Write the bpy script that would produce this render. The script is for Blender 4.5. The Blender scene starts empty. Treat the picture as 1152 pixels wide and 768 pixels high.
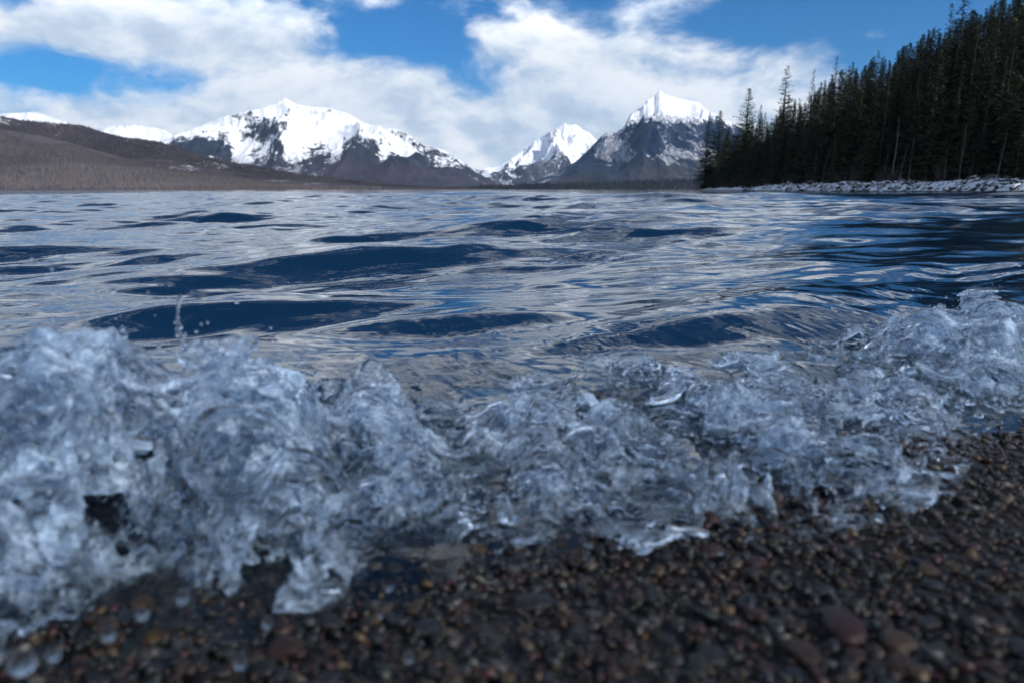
import bpy, math, random, os
import numpy as np
from mathutils import Vector, Matrix

scene = bpy.context.scene
COL = scene.collection
R = math.radians

# ------------------------------------------------------------------ camera
F = 768.0                      # focal length in photo pixels (24 mm on 36 mm, 1152 px wide)
CAMZ = 0.45
PITCH = math.atan((384 - 213.5) / F)
SP, CP = math.sin(PITCH), math.cos(PITCH)

def ray(px, py):
    """photo pixel -> world direction with unit depth along the view axis"""
    a, v = (px - 576) / F, (py - 384) / F
    return np.array([a, CP - v * SP, -SP - v * CP])

def az_el(px, py):
    d = ray(px, py)
    return math.atan2(d[0], d[1]), math.atan2(d[2], math.hypot(d[0], d[1]))

def slope_of(px, py):
    """(X/Y, Z/Y) of a photo pixel"""
    d = ray(px, py)
    return d[0] / d[1], d[2] / d[1]

# ------------------------------------------------------------------ helpers
def link(o, parent=None):
    COL.objects.link(o)
    if parent is not None:
        o.parent = parent
    return o

def mesh_np(name, verts, faces, mat=None, smooth=True, parent=None, attrs=None):
    """one mesh object from numpy arrays; faces = (n,3) or (n,4) int array, or a list of such arrays"""
    if not isinstance(faces, list):
        faces = [faces]
    me = bpy.data.meshes.new(name)
    verts = np.asarray(verts, np.float32)
    me.vertices.add(len(verts))
    me.vertices.foreach_set('co', verts.ravel())
    nl = sum(f.size for f in faces)
    npoly = sum(len(f) for f in faces)
    me.loops.add(nl)
    me.loops.foreach_set('vertex_index', np.concatenate([f.ravel() for f in faces]).astype(np.int32))
    me.polygons.add(npoly)
    tot = np.concatenate([np.full(len(f), f.shape[1], np.int32) for f in faces])
    st = np.concatenate([[0], np.cumsum(tot)[:-1]]).astype(np.int32)
    me.polygons.foreach_set('loop_start', st)
    me.polygons.foreach_set('loop_total', tot)
    me.polygons.foreach_set('use_smooth', np.full(npoly, smooth, bool))
    me.update(calc_edges=True)
    if attrs:
        for k, v in attrs.items():
            v = np.asarray(v, np.float32)
            if v.ndim == 1:
                at = me.attributes.new(k, 'FLOAT', 'POINT'); at.data.foreach_set('value', v)
            else:
                at = me.attributes.new(k, 'FLOAT_COLOR', 'POINT'); at.data.foreach_set('color', v.ravel())
    if mat is not None:
        me.materials.append(mat)
    o = bpy.data.objects.new(name, me)
    return link(o, parent)

def empty(name, loc=(0, 0, 0), rz=0.0):
    o = bpy.data.objects.new(name, None)
    o.location = loc; o.rotation_euler = (0, 0, rz)
    return link(o)

def tag(o, label, cat, group=None, kind=None):
    o['label'] = label; o['category'] = cat
    if group: o['group'] = group
    if kind: o['kind'] = kind
    return o

def grid_faces(nr, nc):
    i = np.arange(nr * nc).reshape(nr, nc)
    return np.stack([i[:-1, :-1], i[:-1, 1:], i[1:, 1:], i[1:, :-1]], -1).reshape(-1, 4)

def grid_faces_masked(keep):
    nr, nc = keep.shape
    i = np.arange(nr * nc).reshape(nr, nc)
    k = keep[:-1, :-1] | keep[:-1, 1:] | keep[1:, 1:] | keep[1:, :-1]
    f = np.stack([i[:-1, :-1], i[:-1, 1:], i[1:, 1:], i[1:, :-1]], -1)[k]
    return f.reshape(-1, 4)

_pr = np.random.RandomState(7)
_PERM = _pr.permutation(512).astype(np.int32)
_GR = np.stack([np.cos(np.linspace(0, 2 * np.pi, 512, endpoint=False)), np.sin(np.linspace(0, 2 * np.pi, 512, endpoint=False))], -1).astype(np.float32)
_GR = _GR[_pr.permutation(512)]

def perlin(x, y, seed=0):
    x = np.asarray(x, np.float64) + seed * 37.13; y = np.asarray(y, np.float64) + seed * 91.7
    xi, yi = np.floor(x).astype(np.int64), np.floor(y).astype(np.int64)
    xf, yf = x - xi, y - yi
    def g(ix, iy, fx, fy):
        h = _GR[_PERM[(_PERM[ix & 511] + iy) & 511]]
        return h[..., 0] * fx + h[..., 1] * fy
    u = xf ** 3 * (xf * (xf * 6 - 15) + 10); v = yf ** 3 * (yf * (yf * 6 - 15) + 10)
    a = g(xi, yi, xf, yf); b = g(xi + 1, yi, xf - 1, yf)
    c = g(xi, yi + 1, xf, yf - 1); d = g(xi + 1, yi + 1, xf - 1, yf - 1)
    return (a + u * (b - a)) * (1 - v) + (c + u * (d - c)) * v

def fbm(x, y, o=5, seed=0, gain=.5, lac=2.03):
    s = 0; a = 1.0
    for k in range(o):
        s = s + a * perlin(x, y, seed + k); x = x * lac; y = y * lac; a *= gain
    return s

def ridged(x, y, o=5, seed=0, gain=.5, lac=2.03):
    s = 0; a = 1.0; w = 1.0
    for k in range(o):
        n = 1 - np.abs(perlin(x, y, seed + k)) * 2.0
        n = np.clip(n, 0, 1) ** 2 * w
        w = np.clip(n * 1.6, 0, 1)
        s = s + a * n; x = x * lac; y = y * lac; a *= gain
    return s

def sstep(a, b, x):
    t = np.clip((x - a) / (b - a), 0, 1)
    return t * t * (3 - 2 * t)

# ------------------------------------------------------------------ node helpers
class S:
    """a node socket with arithmetic, so that fields and shaders can be written as formulas"""
    def __init__(self, nt, sock): self.nt, self.s = nt, sock
    def _m(self, op, *o, clamp=False):
        n = self.nt.nodes.new('ShaderNodeMath'); n.operation = op; n.use_clamp = clamp
        for i, v in enumerate((self,) + o):
            if isinstance(v, S): self.nt.links.new(v.s, n.inputs[i])
            else: n.inputs[i].default_value = v
        return S(self.nt, n.outputs[0])
    def __add__(s, o): return s._m('ADD', o)
    __radd__ = __add__
    def __mul__(s, o): return s._m('MULTIPLY', o)
    __rmul__ = __mul__
    def __sub__(s, o): return s._m('SUBTRACT', o)
    def __rsub__(s, o): return (s * -1.0) + o
    def __truediv__(s, o): return s._m('DIVIDE', o)
    def __neg__(s): return s * -1.0
    def abs(s): return s._m('ABSOLUTE')
    def max(s, o): return s._m('MAXIMUM', o)
    def min(s, o): return s._m('MINIMUM', o)
    def pow(s, o): return s._m('POWER', o)
    def exp(s): return s._m('EXPONENT')
    def clamp(s): return s._m('ADD', 0.0, clamp=True)
    def step(s, a, b, lo=0.0, hi=1.0, smooth=True):
        n = s.nt.nodes.new('ShaderNodeMapRange'); n.clamp = True
        n.interpolation_type = 'SMOOTHSTEP' if smooth else 'LINEAR'
        s.nt.links.new(s.s, n.inputs[0])
        for i, v in ((1, a), (2, b), (3, lo), (4, hi)):
            if isinstance(v, S): s.nt.links.new(v.s, n.inputs[i])
            else: n.inputs[i].default_value = v
        return S(s.nt, n.outputs[0])

class V:
    """a vector socket"""
    def __init__(self, nt, sock): self.nt, self.s = nt, sock
    def _v(self, op, o):
        n = self.nt.nodes.new('ShaderNodeVectorMath'); n.operation = op
        self.nt.links.new(self.s, n.inputs[0])
        if op == 'SCALE':
            if isinstance(o, S): self.nt.links.new(o.s, n.inputs['Scale'])
            else: n.inputs['Scale'].default_value = o
        elif isinstance(o, V): self.nt.links.new(o.s, n.inputs[1])
        else: n.inputs[1].default_value = o
        return V(self.nt, n.outputs[0])
    def __add__(s, o): return s._v('ADD', o)
    def __sub__(s, o): return s._v('SUBTRACT', o)
    def mul(s, o): return s._v('MULTIPLY', o)
    def scale(s, o): return s._v('SCALE', o)
    def xyz(s):
        n = s.nt.nodes.new('ShaderNodeSeparateXYZ'); s.nt.links.new(s.s, n.inputs[0])
        return [S(s.nt, o) for o in n.outputs]
    def noise(s, scale, detail=2, rough=.5, dist=0.0, vec=False, lac=2.0):
        n = s.nt.nodes.new('ShaderNodeTexNoise'); n.noise_dimensions = '3D'
        s.nt.links.new(s.s, n.inputs['Vector'])
        n.inputs['Scale'].default_value = scale; n.inputs['Detail'].default_value = detail
        n.inputs['Roughness'].default_value = rough; n.inputs['Distortion'].default_value = dist
        n.inputs['Lacunarity'].default_value = lac
        return V(s.nt, n.outputs['Color']) if vec else S(s.nt, n.outputs[0])
    def voronoi(s, scale, feature='F1', rnd=1.0, out='Distance', smooth=None):
        n = s.nt.nodes.new('ShaderNodeTexVoronoi'); n.feature = feature
        s.nt.links.new(s.s, n.inputs['Vector'])
        n.inputs['Scale'].default_value = scale
        n.inputs['Randomness'].default_value = rnd
        if smooth is not None and 'Smoothness' in n.inputs: n.inputs['Smoothness'].default_value = smooth
        if out == 'Color': return V(s.nt, n.outputs['Color'])
        return S(s.nt, n.outputs[out])

def combine(nt, x, y, z):
    n = nt.nodes.new('ShaderNodeCombineXYZ')
    for i, v in enumerate((x, y, z)):
        if isinstance(v, S): nt.links.new(v.s, n.inputs[i])
        else: n.inputs[i].default_value = v
    return V(nt, n.outputs[0])

def ramp(sock, stops, interp='LINEAR'):
    """a colour ramp over a scalar socket -> V"""
    n = sock.nt.nodes.new('ShaderNodeValToRGB'); n.color_ramp.interpolation = interp
    sock.nt.links.new(sock.s, n.inputs[0])
    el = n.color_ramp.elements
    while len(el) < len(stops): el.new(.5)
    for e, (p, c) in zip(el, stops):
        e.position = p; e.color = (*c, 1) if len(c) == 3 else c
    return V(sock.nt, n.outputs[0])

def mixc(nt, f, a, b):
    n = nt.nodes.new('ShaderNodeMix'); n.data_type = 'RGBA'
    for s_, v in ((n.inputs[0], f), (n.inputs[6], a), (n.inputs[7], b)):
        if isinstance(v, (S, V)): nt.links.new(v.s, s_)
        elif isinstance(v, (tuple, list)): s_.default_value = (*v, 1)
        else: s_.default_value = v
    return V(nt, n.outputs[2])

class Mat:
    def __init__(self, name):
        self.m = bpy.data.materials.new(name); self.m.use_nodes = True
        self.nt = self.m.node_tree
        self.bsdf = self.nt.nodes['Principled BSDF']; self.out = self.nt.nodes['Material Output']
    def set(self, key, v):
        i = self.bsdf.inputs[key]
        if isinstance(v, (S, V)): self.nt.links.new(v.s, i)
        elif isinstance(v, (tuple, list)) and len(v) == 3 and i.type == 'RGBA': i.default_value = (*v, 1)
        else: i.default_value = v
        return self
    def coord(self, kind='Object'):
        n = self.nt.nodes.new('ShaderNodeTexCoord'); return V(self.nt, n.outputs[kind])
    def pos(self):
        n = self.nt.nodes.new('ShaderNodeNewGeometry'); return V(self.nt, n.outputs['Position'])
    def normal(self):
        n = self.nt.nodes.new('ShaderNodeNewGeometry'); return V(self.nt, n.outputs['Normal'])
    def attr(self, name, col=False):
        n = self.nt.nodes.new('ShaderNodeAttribute'); n.attribute_name = name
        return V(self.nt, n.outputs['Color']) if col else S(self.nt, n.outputs['Fac'])
    def rnd(self):
        n = self.nt.nodes.new('ShaderNodeObjectInfo'); return S(self.nt, n.outputs['Random'])
    def bump(self, h, strength=.5, dist=.01, prev=None):
        n = self.nt.nodes.new('ShaderNodeBump')
        if isinstance(strength, S): self.nt.links.new(strength.s, n.inputs['Strength'])
        else: n.inputs['Strength'].default_value = strength
        n.inputs['Distance'].default_value = dist
        self.nt.links.new(h.s, n.inputs['Height'])
        if prev is not None: self.nt.links.new(prev.s, n.inputs['Normal'])
        v = V(self.nt, n.outputs[0]); self.nt.links.new(v.s, self.bsdf.inputs['Normal']); return v

# ------------------------------------------------------------------ camera object, light, sky
cam = bpy.data.cameras.new('camera')
cam.lens = 24; cam.sensor_width = 36; cam.clip_start = .02; cam.clip_end = 60000
cam.dof.use_dof = True; cam.dof.focus_distance = 3.4; cam.dof.aperture_fstop = 3.3
cam_o = link(bpy.data.objects.new('camera', cam))
cam_o.location = (0, 0, CAMZ); cam_o.rotation_euler = (math.pi / 2 - PITCH, 0, 0)
scene.camera = cam_o

SUN_AZ, SUN_EL = R(134), R(35)         # clockwise from the view direction (+Y)
sdir = Vector((math.cos(SUN_EL) * math.sin(SUN_AZ), math.cos(SUN_EL) * math.cos(SUN_AZ), math.sin(SUN_EL)))
sun = bpy.data.lights.new('sun', 'SUN'); sun.energy = 3.6; sun.angle = R(.53); sun.color = (1, .95, .88)
sun_o = link(bpy.data.objects.new('sun', sun)); sun_o.rotation_euler = sdir.to_track_quat('Z', 'Y').to_euler()

world = bpy.data.worlds.new('World'); scene.world = world; world.use_nodes = True
nt = world.node_tree; nt.nodes.clear()
SKY_STRENGTH = .10
def build_sky():
    out = nt.nodes.new('ShaderNodeOutputWorld'); bg = nt.nodes.new('ShaderNodeBackground')
    sky = nt.nodes.new('ShaderNodeTexSky'); sky.sky_type = 'NISHITA'; sky.sun_disc = False
    sky.sun_elevation = SUN_EL; sky.sun_rotation = SUN_AZ
    sky.altitude = 960; sky.air_density = 1.0; sky.dust_density = .25; sky.ozone_density = 2.2
    tc = nt.nodes.new('ShaderNodeTexCoord'); d = V(nt, tc.outputs['Generated'])
    # clouds: density field over direction, written once as a node group and looked up twice (the second time a little sunward, for shading)
    g = bpy.data.node_groups.new('cloud_density', 'ShaderNodeTree')
    g.interface.new_socket('Vector', in_out='INPUT', socket_type='NodeSocketVector')
    g.interface.new_socket('Density', in_out='OUTPUT', socket_type='NodeSocketFloat')
    gi, go = g.nodes.new('NodeGroupInput'), g.nodes.new('NodeGroupOutput')
    v = V(g, gi.outputs[0]); x, y, z = v.xyz()
    az = x._m('ARCTAN2', y); el = z._m('ARCSINE')
    # perspective of a cloud layer: detail gets flatter towards the horizon
    p = combine(g, az * 1.0, el * 1.9, z * 0.0)
    warp = p.noise(3.2, 4, .55, vec=True) - (.5, .5, .5)
    q = p + warp.scale(.16)
    n1 = q.noise(4.3, 7, .56); n2 = q.noise(13.0, 5, .6)
    n3 = (p + warp.scale(.05)).mul((1, 1.6, 1)).noise(3.0, 3, .5)
    dens = (n1 - .5) * 2.5 + (n2 - .5) * 1.15 + (n3 - .5) * .9
    g.links.new(dens.s, go.inputs[0])
    # where the clouds stand: soft patches by bearing and elevation
    dx, dy, dz = d.xyz()
    az0 = dx._m('ARCTAN2', dy); el0 = dz._m('ARCSINE')
    wx, wy, wz = (combine(nt, az0, el0 * 1.9, dz * 0.0).noise(3.2, 3, .55, vec=True) - (.5, .5, .5)).xyz()
    azw = az0 + wx * .14; elw = el0 + wy * .075
    def blob(px, py, sx, sy, a):
        A, E = az_el(px, py); sx /= F; sy /= F
        da, de = azw - A, elw - E
        return ((da * da) * (1 / sx ** 2) + (de * de) * (1 / sy ** 2))._m('MULTIPLY', -1.0).exp() * a
    tot = el0.step(.0, .22, .66, -.02) + el0.step(.24, .34, -.0, .20) + el0.step(.36, 1.0, .0, -.75)
    for b in BLOBS: tot = tot + blob(*b[:4], b[4] * (.58 if b[4] > 0 else .85))
    def look(vec):
        n = nt.nodes.new('ShaderNodeGroup'); n.node_tree = g; nt.links.new(vec.s, n.inputs[0]); return S(nt, n.outputs[0])
    e0 = look(d); d0 = e0 + tot; d1 = look((d + (.020, 0.0, .022)))
    mask = d0.step(-.22, .55)
    shade = (e0 - d1) * 1.0 + .5                     # >.5: thins out sunward = lit side
    thick = d0.step(.25, 1.5)
    lit = (shade.step(.1, .9) * .70 + .32) - thick * .22
    lit = lit.clamp()
    ccol = ramp(lit, [(0, (.33, .45, .60)), (.45, (.60, .69, .80)), (1, (.93, .95, .97))])
    skyc = V(nt, sky.outputs[0]).scale(SKY_STRENGTH).mul(SKY_TINT)
    col = mixc(nt, mask * .97, skyc, ccol.scale(el0.step(.17, .36, 1.0, 2.2) * CLOUD_LEVEL))  # higher clouds get added brightness to lift the lake and splash
    nt.links.new(col.s, bg.inputs['Color']); bg.inputs['Strength'].default_value = 1.0
    nt.links.new(bg.outputs[0], out.inputs[0])
SKY_TINT = (.13, .52, .86)
CLOUD_LEVEL = .96
# (px, py, half-width, half-height, amount, tilt) : where the photo has cloud (+) and blue (-)
BLOBS = [
    (40, 30, 170, 26, .55), (230, 40, 130, 34, .55), (330, 70, 110, 55, .75), (60, 140, 150, 40, .45),
    (390, 125, 110, 55, .5), (540, 140, 120, 50, .35), (660, 110, 130, 55, .5), (775, 55, 85, 50, .62),
    (850, 95, 80, 40, .55), (905, 75, 45, 30, .45), (590, 40, 70, 24, .42), (665, 72, 40, 22, .45),
    (600, 42, 70, 22, .5), (540, 60, 40, 18, .5), (690, 60, 40, 30, .4), (990, 42, 40, 12, .6), (560, 140, 200, 40, .3), (1065, 6, 26, 14, .5), (700, 12, 60, 14, .3), (430, 4, 60, 12, .6), (610, 8, 40, 10, .35), (150, 40, 90, 14, .25),
    (140, 82, 110, 16, -.62), (20, 90, 60, 20, -.25), (440, 40, 60, 30, -.95), (505, 45, 40, 24, -.45), (520, 85, 70, 18, -.6), (100, 100, 80, 12, -.25), (555, 15, 30, 14, -.25),
    (960, 20, 120, 38, -.85), (1100, 40, 120, 60, -.6), (690, 35, 30, 12, -.35), (880, 10, 70, 20, -.6), (20, 2, 40, 9, -.5), (330, 4, 40, 8, -.3),
]
build_sky()
world.cycles.sampling_method = 'MANUAL'; world.cycles.sample_map_resolution = 512
# ------------------------------------------------------------------ mountains and hills
def sil(points):
    a = np.array([slope_of(x, y) for x, y in points])
    return a[:, 0], a[:, 1]

def mountain_mesh(name, points, D, Lf, Lb, mat, nc=420, nr=240, freq=5.0, rough=.22, seed=0, spur=.30, prof=1.15, bias=()):
    """terrain whose skyline follows POINTS: columns are bearings, rows distances; D ridge distance, Lf / Lb front and back slope lengths (m)"""
    A, T = sil(points)
    a = np.linspace(A[0], A[-1], nc)
    S_ = np.interp(a, A, T)
    k = max(3, nc // 120) | 1
    S_s = np.convolve(np.pad(S_, nc // 30, mode='edge'), np.ones(2 * (nc // 30) + 1) / (2 * (nc // 30) + 1), 'valid')
    t = np.concatenate([np.linspace(0, 1, int(nr * .72)), 1 + np.linspace(0, 1, nr - int(nr * .72) + 1)[1:]])
    aa, tt = np.meshgrid(a, t)
    Y = np.where(tt <= 1, D - Lf + Lf * tt, D + Lb * (tt - 1))
    X = aa * D + (aa * (Y - D))
    un = D * .1
    sx, sy = X / un, Y / un
    wx = fbm(sx * freq * .25, sy * freq * .25, 3, seed + 50) * .55
    wy = fbm(sx * freq * .25, sy * freq * .25, 3, seed + 60) * .55
    rg = ridged((sx + wx) * freq, (sy * .45 + wy * .5) * freq, 6, seed + 10, gain=.42)          # spurs and gullies run down towards the lake
    fb = fbm(sx * freq * .6 + wx, sy * freq * .6, 5, seed + 30)
    d = np.where(tt <= 1, tt, np.clip(2 - tt, 0, 1))
    d2 = np.clip(d + spur * (rg - .75) * d * (1.15 - d) * 1.6, 0, 1.15)
    base = np.where(tt <= 1, d2 ** prof, d ** 1.0)
    H = np.outer(np.ones(len(t)), S_s * D) * base
    crag = ridged((sx + wx * .6) * freq * 3.1, (sy * .6 + wy * .5) * freq * 3.1, 4, seed + 20, gain=.5) - .7
    H = H + crag * rough * .42 * d * (.35 + .65 * d) * np.outer(np.ones(len(t)), S_s * D) * (1 - .6 * sstep(.9, 1, d))
    H = H * (1 + rough * fb * (.3 + d)) + rough * (rg - .75) * .35 * np.outer(np.ones(len(t)), S_s * D) * d
    # make the skyline exact: scale every bearing so that its highest angle meets the outline
    cur = (H / Y).max(0)
    fine = perlin(a * 420, a * 0, seed + 80) * .012 * S_s + perlin(a * 900, a * 0, seed + 81) * .006 * S_s
    fac = (S_ + fine) / np.maximum(cur, 1e-6); ks = nc // 26
    fac_s = np.convolve(np.pad(fac, ks, mode='edge'), np.hanning(2 * ks + 3)[1:-1] / np.hanning(2 * ks + 3)[1:-1].sum(), 'valid')
    H = H * (fac_s[None, :] + (fac - fac_s)[None, :] * sstep(.62, .97, d))
    Z = np.where(tt <= 0, -5, np.maximum(H, -5))
    v = np.stack([X, Y, Z], -1).reshape(-1, 3)
    hf = .35 * H / np.maximum(S_s * D, 1)[None, :] + .65 * H / (S_.max() * D)
    # bare or wooded and snow filled places on this mountain, by bearing and height angle
    sb = np.zeros_like(H)
    for (bx, by, sx_, sy_, amt) in bias:
        a0, t0 = slope_of(bx, by)
        sb += amt * np.exp(-((aa - a0 + .02 * fb) / (sx_ / F)) ** 2 - ((H / Y - t0 + .006 * fb) / (sy_ / F)) ** 2)
    return mesh_np(name, v, grid_faces(len(t), nc), mat, attrs={'sb': sb.ravel(), 'hf': np.clip(hf, 0, 1.3).ravel(), 'rg': rg.ravel()}), (X, Y, Z)

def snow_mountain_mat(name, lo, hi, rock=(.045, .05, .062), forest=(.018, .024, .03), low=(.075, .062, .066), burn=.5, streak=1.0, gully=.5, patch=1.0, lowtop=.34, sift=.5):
    """snow from the fraction lo..hi of the mountain's own height upwards, broken by slope, gullies and trees"""
    m = Mat(name); nt_ = m.nt
    p = m.pos(); nz = m.normal().xyz()[2]; hf = m.attr('hf'); sb = m.attr('sb'); rg = m.attr('rg')
    n1 = p.mul((1, .55, 1)).noise(.0016, 5, .6); n2 = p.mul((1, .5, .8)).noise(.0070, 5, .62); n3 = p.mul((1, .5, .7)).noise(.026, 3, .6); n4 = p.mul((1, .5, .6)).noise(.085, 2, .6)
    alt = hf.step(lo, hi, -1.0, 1.0, smooth=False)
    sl = nz.step(.45, .9, -.5, .5)
    f_ = alt * 1.15 + (n1 - .5) * 3.0 * patch + (n2 - .5) * 1.7 * streak + (n3 - .5) * 1.0 * streak + sl * .55 - (rg - .8) * gully + sb
    snow = f_.step(-.34, .44)
    dust = ((n3 - .5) * 2.4 + (n4 - .5) * 1.5 + (n2 - .5) * 1.2 + alt * .45 + sb * .35).step(.1, 1.0) * sift
    snow = snow.max(dust)
    # trees standing through the snow
    snow = snow * ((n4 - .5) * 1.6 + (n3 - .5) * 1.2 + alt * .8 + .55).step(-.15, .25, .25, 1.0)
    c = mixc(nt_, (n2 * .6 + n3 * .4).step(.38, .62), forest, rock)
    lowm = (hf + (n1 - .5) * .35).step(lowtop * 1.2, lowtop * .6) * (n1 * .6 + n2 * .4).step(.36, .58) * burn
    c = mixc(nt_, lowm, c, low)
    c = mixc(nt_, (n4 * .6 + n3 * .4).step(.36, .6) * .8, c.scale(1.35), c.scale(.45))
    c = mixc(nt_, snow, c, (.86, .88, .91))
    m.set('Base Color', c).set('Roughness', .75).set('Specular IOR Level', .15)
    m.bump(n2 * .5 + n3 * .5 + n4 * .25, .6, 28.0)
    return m.m

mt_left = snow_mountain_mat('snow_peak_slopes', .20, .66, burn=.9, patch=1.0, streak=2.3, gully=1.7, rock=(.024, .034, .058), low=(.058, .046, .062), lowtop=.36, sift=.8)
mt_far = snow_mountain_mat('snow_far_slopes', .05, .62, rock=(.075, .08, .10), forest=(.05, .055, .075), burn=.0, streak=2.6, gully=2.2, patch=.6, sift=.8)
mt_right = snow_mountain_mat('snow_crag_slopes', .64, 1.06, rock=(.016, .032, .068), forest=(.007, .018, .044), low=(.05, .045, .043), burn=.8, streak=2.3, patch=.7, gully=1.7, lowtop=.30, sift=.6)  # blue of the haze is put into the rock and forest colours
mt_white = snow_mountain_mat('snow_distant_slopes', -.6, .5, patch=.5)

def mtn(name, label, *a, **k):
    o, g = mountain_mesh(name, *a, **k)
    tag(o, label, 'mountain', None, 'structure'); return o, g

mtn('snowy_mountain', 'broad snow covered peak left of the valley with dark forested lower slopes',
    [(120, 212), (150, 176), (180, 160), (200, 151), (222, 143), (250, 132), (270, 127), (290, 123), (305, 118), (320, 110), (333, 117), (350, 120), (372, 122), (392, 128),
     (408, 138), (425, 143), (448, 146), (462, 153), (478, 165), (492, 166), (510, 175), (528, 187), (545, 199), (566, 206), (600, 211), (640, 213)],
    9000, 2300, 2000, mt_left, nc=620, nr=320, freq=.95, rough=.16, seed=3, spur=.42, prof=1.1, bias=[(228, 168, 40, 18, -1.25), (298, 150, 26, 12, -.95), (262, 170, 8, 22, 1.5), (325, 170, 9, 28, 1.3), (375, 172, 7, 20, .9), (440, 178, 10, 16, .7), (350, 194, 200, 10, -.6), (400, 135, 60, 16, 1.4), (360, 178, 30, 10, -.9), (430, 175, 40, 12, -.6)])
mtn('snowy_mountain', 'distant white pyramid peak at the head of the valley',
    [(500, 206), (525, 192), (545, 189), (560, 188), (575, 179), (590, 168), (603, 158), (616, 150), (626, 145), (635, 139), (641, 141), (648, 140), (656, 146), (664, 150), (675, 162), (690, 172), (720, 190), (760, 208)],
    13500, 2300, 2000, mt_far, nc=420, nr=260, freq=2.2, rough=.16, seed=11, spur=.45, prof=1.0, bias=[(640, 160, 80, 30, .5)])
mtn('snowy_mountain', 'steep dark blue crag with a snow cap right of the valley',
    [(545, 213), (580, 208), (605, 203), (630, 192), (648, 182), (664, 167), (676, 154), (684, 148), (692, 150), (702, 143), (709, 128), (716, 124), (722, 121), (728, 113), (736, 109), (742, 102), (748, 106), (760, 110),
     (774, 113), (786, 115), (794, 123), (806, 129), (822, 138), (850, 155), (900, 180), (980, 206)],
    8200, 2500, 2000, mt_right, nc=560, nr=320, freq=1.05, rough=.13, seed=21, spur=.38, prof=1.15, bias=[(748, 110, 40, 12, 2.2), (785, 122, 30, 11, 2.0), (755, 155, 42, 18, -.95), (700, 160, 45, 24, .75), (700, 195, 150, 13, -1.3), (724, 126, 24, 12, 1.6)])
mtn('snowy_mountain', 'small white ridge far beyond the brown hill, left of the broad peak',
    [(60, 190), (100, 150), (118, 143), (135, 141), (150, 140), (170, 143), (185, 146), (200, 156), (240, 180)], 15000, 3000, 2000, mt_white, nc=160, nr=80, freq=1.2, seed=31)
mtn('snowy_mountain', 'faint white summit above the brown hill at the left edge',
    [(-120, 170), (-60, 140), (0, 128), (20, 127), (40, 126), (60, 132), (85, 141), (130, 165)], 15000, 3000, 2000, mt_white, nc=160, nr=80, freq=1.2, seed=33)

# brown hills on the left shore
def hill_mat(name, c1, c2, snowamt, scl=1.0):
    m = Mat(name); p = m.pos(); x, y, z = p.xyz()
    n1 = p.mul((1, .35, .6)).noise(.006 * scl, 6, .6); n2 = p.mul((1, .4, .25)).noise(.06 * scl, 4, .65); n3 = p.mul((1, .5, .12)).noise(.22 * scl, 2, .6)
    c = mixc(m.nt, (n1 * .5 + n2 * .35 + n3 * .25).step(.38, .72), c1, c2)
    if snowamt:
        c = mixc(m.nt, ((n1 - .5) * 2.2 + (n2 - .5) * 1.6 + (n3 - .5)).step(.28, .7) * snowamt, c, (.7, .72, .76))
    m.set('Base Color', c).set('Roughness', .9).set('Specular IOR Level', .1); m.bump(n2 * .5 + n3 * .5, .6, 6.0)
    return m.m
mh_back = hill_mat('wooded_ridge_ground', (.030, .025, .030), (.075, .060, .063), .6)
mh_front = hill_mat('burnt_slope_ground', (.060, .051, .055), (.11, .096, .10), .0)
oh, gb = mountain_mesh('hill', [(-420, 90), (-200, 108), (-60, 126), (0, 130), (20, 135), (40, 137), (62, 139), (80, 140), (92, 141), (113, 148), (140, 155), (160, 157), (180, 160), (213, 171), (250, 181), (287, 187), (333, 196), (384, 203), (430, 208), (480, 211), (540, 213.2)],
    4200, 1700, 1500, mh_back, nc=520, nr=150, freq=1.2, rough=.10, seed=41, spur=.2, prof=1.0)
tag(oh, 'dark wooded ridge with a dusting of snow behind the brown slope', 'hill', None, 'structure')
of_, gf = mountain_mesh('hill', [(-420, 112), (-200, 126), (-60, 138), (0, 145), (50, 154), (75, 160), (100, 167), (133, 176), (165, 185), (200, 192), (267, 202), (307, 207.5), (380, 211.5), (430, 213.2)],
    2700, 1300, 600, mh_front, nc=520, nr=150, freq=1.1, rough=.06, seed=43, spur=.12, prof=1.1)
tag(of_, 'smooth grey brown slope of bare trees falling to the left shore', 'hill', None, 'structure')
om, gm = mountain_mesh('hill', [(500, 213.2), (540, 210), (600, 208.5), (660, 207), (720, 205), (790, 203), (860, 202), (940, 205)],
    5200, 900, 900, hill_mat('far_shore_ground', (.012, .016, .018), (.035, .032, .03), .0), nc=240, nr=60, freq=4, rough=.1, seed=47, spur=.1)
tag(om, 'low dark wooded shore at the foot of the crag', 'hill', None, 'structure')

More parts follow.
